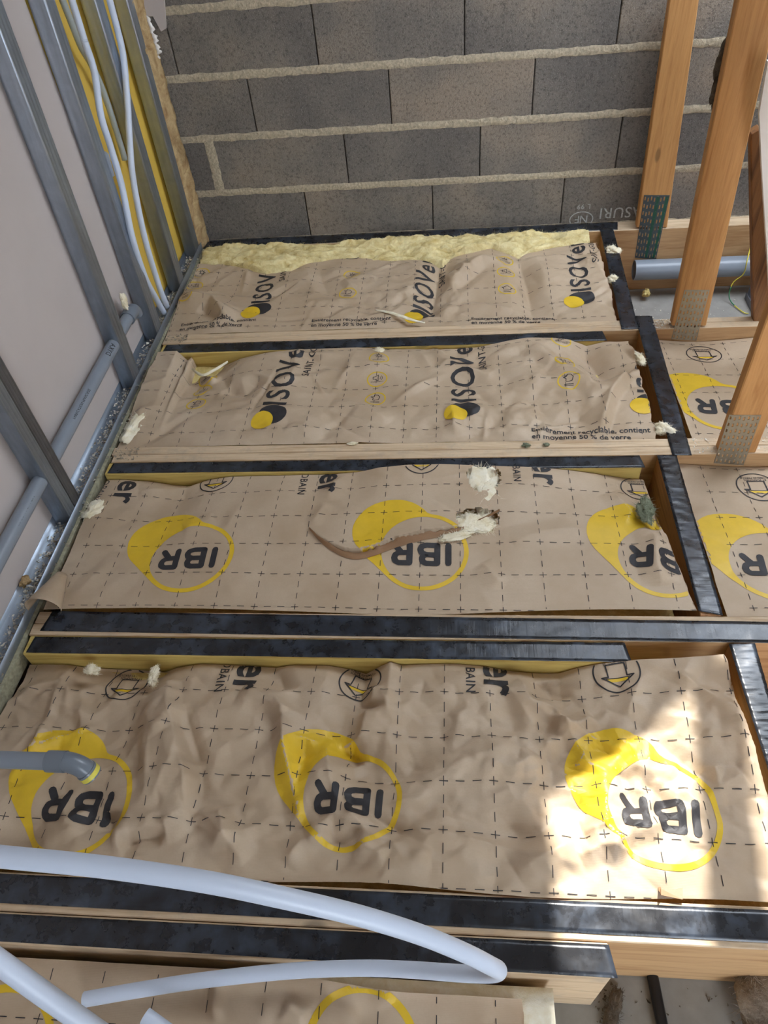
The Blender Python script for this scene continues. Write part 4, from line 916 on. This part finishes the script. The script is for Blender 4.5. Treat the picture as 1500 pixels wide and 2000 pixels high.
# conduits standing in the partition
def conduit(pix, r, name, mat, label, ribbed=False):
    """pix: photo pixel and the x plane it runs in"""
    pts = [at(a, b, 'x', x) for a, b, x in pix]; d = pts[0]-pts[1]; pts = [pts[0]+d/np.linalg.norm(d)*.9]+pts
    P = spline(pts, 14)
    if ribbed:
        L_ = [0]
        for i in range(1, len(P)): L_.append(L_[-1]+np.linalg.norm(P[i]-P[i-1]))
        n = int(L_[-1]/.0022); A_ = np.array(P); P = [np.array([np.interp(L_[-1]*i/n, L_, A_[:, k]) for k in range(3)]) for i in range(n+1)]
        mb = MB().tube(P, lambda i: r*(1.0 if i % 2 else .86), 10)
    else: mb = MB().tube(P, r, 14)
    return tag(mb.build(name, mat, smooth=True), label, 'conduit')
conduit([(140, 0, .012), (165, 80, .012), (184, 140, .012), (197, 225, .012), (217, 290, .012), (238, 364, .012), (258, 462, .008), (283, 540, -.008), (303, 580, -.016), (321, 612, -.022)], .0105, 'white_conduit', PER, 'white conduit standing in the partition, crossing the grey corrugated one')
conduit([(214, 0, .013), (229, 56, .013), (241, 112, .013), (249, 200, .013), (253, 270, .013), (260, 350, .010), (282, 462, .002), (311, 560, -.012), (327, 600, -.02)], .0105, 'white_conduit', PER, 'white conduit standing in the partition, close to the stud next to the corner')
conduit([(118, -10, -.03), (138, 40, -.03), (158, 90, -.03), (178, 125, -.032), (202, 180, -.035), (224, 245, -.04), (244, 312, -.043)], .0105, 'corrugated_conduit', ICTA, 'grey corrugated conduit behind the white conduits', True)
mb = MB(); q = [at(a, b, 'x', -.008) for a, b in ((199, 300), (205, 295), (212, 300), (224, 343), (217, 348), (211, 335))]; n = len(q)
mb.add([tuple(p) for p in q]+[(p[0]-.002, p[1], p[2]) for p in q], [tuple(range(n)), tuple(range(2*n-1, n-1, -1))]+[(i, n+i, n+(i+1) % n, (i+1) % n) for i in range(n)]); tag(mb.build('paper_label', PER), 'small white tag stuck beside the stud by the conduits', 'tag')
# white tube loop in the foreground
def tube_thing(keys, r, name, label, mat=PER, cat='tube'):
    P = spline([depth_at(a, b, d) for a, b, d in keys], 14); o = MB().pipe(P, r, .0022, 22).build(name, mat, smooth=True); o.data.set_sharp_from_angle(angle=.7); return tag(o, label, cat)
RT = .0125
tube_thing([(-260, 1655, .83), (-120, 1660, .84), (0, 1673, .85), (200, 1693, .86), (400, 1722, .87), (560, 1755, .89), (700, 1788, .92), (820, 1825, .955), (910, 1862, .99), (958, 1886, 1.02), (974, 1896, 1.06), (955, 1902, 1.10), (900, 1901, 1.14), (800, 1894, 1.19), (700, 1891, 1.22), (560, 1897, 1.245), (400, 1914, 1.26), (280, 1932, 1.265), (165, 1952, 1.268)], RT, 'white_tube', 'white plastic tube bent into a long loop over the near joists')
tube_thing([(-200, 1745, .82), (-80, 1825, .83), (0, 1880, .84), (90, 1945, .86), (180, 2008, .88), (300, 2095, .92), (420, 2200, .98)], RT, 'white_tube', 'thick white tube crossing below the loop towards the partition')
tube_thing([(283, 1984, 1.18), (330, 2018, 1.17), (400, 2070, 1.15), (500, 2150, 1.12)], RT, 'white_tube', 'cut end of a white tube lying on the kraft paper')
# black conduit, crumbs on the open ceiling board
P = spline([at(a, b, 'z', ZF+.012) for a, b in ((1262, 1860), (1274, 1905), (1283, 1950), (1293, 2000), (1305, 2060))], 40)
tag(MB().tube(P, lambda i: .0115 if i % 2 else .0098, 12).build('black_conduit', BLACKC, smooth=True), 'black corrugated conduit lying on the ceiling board in the near bay', 'conduit')
R_ = random.Random(9)
crumbs('board_debris', [(R_.uniform(1.36, 1.75), R_.uniform(-2.75, -2.5), ZF) for _ in range(90)]+[(1.35+R_.gauss(0, .015), R_.uniform(-2.62, -2.5), ZF) for _ in range(60)], .0035, WOOL_D, 'dark crumbs scattered on the ceiling board in the near bay', 4)
crumbs('board_debris', [(R_.uniform(1.78, 2.4), R_.uniform(-.58, -.03), ZF) for _ in range(160)], .004, PLUG, 'pale crumbs scattered on the ceiling board by the wide pipe', 5)
crumbs('chord_debris', [(R_.uniform(1.74, 2.2), R_.uniform(-1.26, -1.2), .0) for _ in range(260)], .0028, PLUG, 'plaster dust lying on the third truss chord beside its post', 6)
crumbs('chord_debris', [(R_.uniform(1.74, 1.81), R_.uniform(-.645, -.59), .0) for _ in range(110)], .0035, PLUG, 'plaster crumbs lying on the second truss chord beside its post', 7)
crumbs('chord_debris', [(R_.uniform(.02, .10), R_.choice([R_.uniform(-.64, -.59), R_.uniform(-1.255, -1.2)]), .0) for _ in range(200)], .003, CRUMB, 'grey dirt lying on the chord ends beside the floor track', 8)

# ------------------------------------------------------------------ torn lining edge in the wall corner
mb = MB(); n = 130; m = 6
for i in range(n+1):
    z = -.0+1.35*i/n
    w = .030+.035*float(fbm(np.array(z*7.), np.array(1.), 15))
    for k in range(m+1):
        t = k/m; x = -.010+(.012+w*.22)*t+.006*float(vnoise(np.array(z*50), np.array(t*5.), 17)); yy = .03+.085*t+.012*(float(vnoise(np.array(z*35), np.array(t*4.), 18))-.5)
        mb.v.append((x, min(yy, YW-.006), z))
for i in range(n):
    for k in range(m): a = i*(m+1)+k; mb.f.append((a, a+1, a+m+2, a+m+1))
o = mb.build('torn_lining', WOOL_B, smooth=True); o.modifiers.new('thickness', 'SOLIDIFY').thickness = .004; tag(o, 'ragged brown lining edge torn along the corner of the block wall', 'lining')
def torn(pix, w, label, sd):
    P = spline([at(a, b, 'y', YW-.012) for a, b in pix], 8); mb = MB(); k = len(P); R_ = random.Random(sd)
    for i, p in enumerate(P):
        t = i/(k-1); ww = w*(.45+.8*R_.random())*math.sin(math.pi*min(.96, .04+.92*t))**.5
        mb.v += [(p[0]-.004, p[1], p[2]), (p[0]+ww*.6, p[1]-.010, p[2]+.002), (p[0]+ww, p[1]-.004, p[2]-.002)]
    for i in range(k-1):
        for j in range(2): a = 3*i+j; mb.f.append((a, a+1, a+4, a+3))
    o = mb.build('torn_plaster', WHITE, smooth=True); o.modifiers.new('thickness', 'SOLIDIFY').thickness = .002; tag(o, label, 'plaster')
torn([(285, 30), (293, 60), (303, 95), (306, 117)], .022, 'uppermost white torn plaster edge in the wall corner', 1)
torn([(303, 175), (308, 190), (313, 205)], .022, 'small white torn plaster scrap between two longer ones in the wall corner', 2)
torn([(317, 208), (328, 240), (338, 268), (340, 310)], .02, 'long white torn plaster edge in the middle of the wall corner', 3)
torn([(362, 375), (370, 400), (378, 425)], .016, 'lowest white torn plaster edge in the wall corner', 4)
q = [at(a, b, 'y', YW-.004) for a, b in ((255, -40), (322, -40), (322, 0), (326, 54), (316, 60), (300, 30), (255, 30))]; n = len(q)
mb = MB().add([tuple(p) for p in q]+[(p[0], p[1]-.010, p[2]) for p in q], [tuple(range(n)), tuple(range(2*n-1, n-1, -1))]+[(i, n+i, n+(i+1) % n, (i+1) % n) for i in range(n)]); tag(mb.build('plaster_scrap', PLASTER), 'pinkish grey plasterboard scrap left on the blocks above the torn corner', 'plasterboard')
# grey fibres on the far post and between posts
for i, (a, b, r) in enumerate((((1412), 120, (.02, .02, .07)), (1398, 180, (.012, .012, .05)))):
    lump('fibre_tuft', at(a, b, 'y', -.60), r, WOOL_D, ('dark hairy fibre tuft on the upper side of the pale nail plate post', 'smaller dark fibre tuft lower on the pale nail plate post')[i], 'fibres', 60+i, 200, .8)

# ------------------------------------------------------------------ chalk stamp on a block (upside down)
def wall_print(parts, name, mat, parent):
    mb = MB()
    for V, F, x, z, rot in parts:
        c, s = math.cos(rot), math.sin(rot); k = len(mb.v); mb.v += [(x+c*a-s*b, YW-.0032, z+s*a+c*b) for a, b in V]; mb.f += [tuple(i+k for i in f) for f in F]
    return mb.build(name, mat, parent)
def ell(rx, rz, w, n=40):
    V = []; F = []
    for i in range(n+1): a = 2*PI*i/n; V += [((rx-w)*math.cos(a), (rz-w)*math.sin(a)), (rx*math.cos(a), rz*math.sin(a))]
    for i in range(n): F += [(2*i, 2*i+1, 2*i+3), (2*i, 2*i+3, 2*i+2)]
    return V, F
qa = at(1212, 415, 'y', YW); qe = at(1135, 428, 'y', YW); q7 = at(1145, 405, 'y', YW)
tv = text_tris('ASURI', .062, .004, 1.05, 'CENTER'); parts = [(tv[0], tv[1], qa[0], qa[2]+.022, PI)]
e1 = ell(.048, .034, .004); parts.append((e1[0], e1[1], qe[0], qe[2], 0)); tv = text_tris('NF', .045, .003, .9, 'CENTER'); parts.append((tv[0], tv[1], qe[0], qe[2]+.016, PI)); tv = text_tris('L 99', .028, .002, 1.1, 'CENTER'); parts.append((tv[0], tv[1], q7[0]-.01, q7[2]+.014, PI))
wall_print(parts, 'chalk_stamp', CHALK, wb)
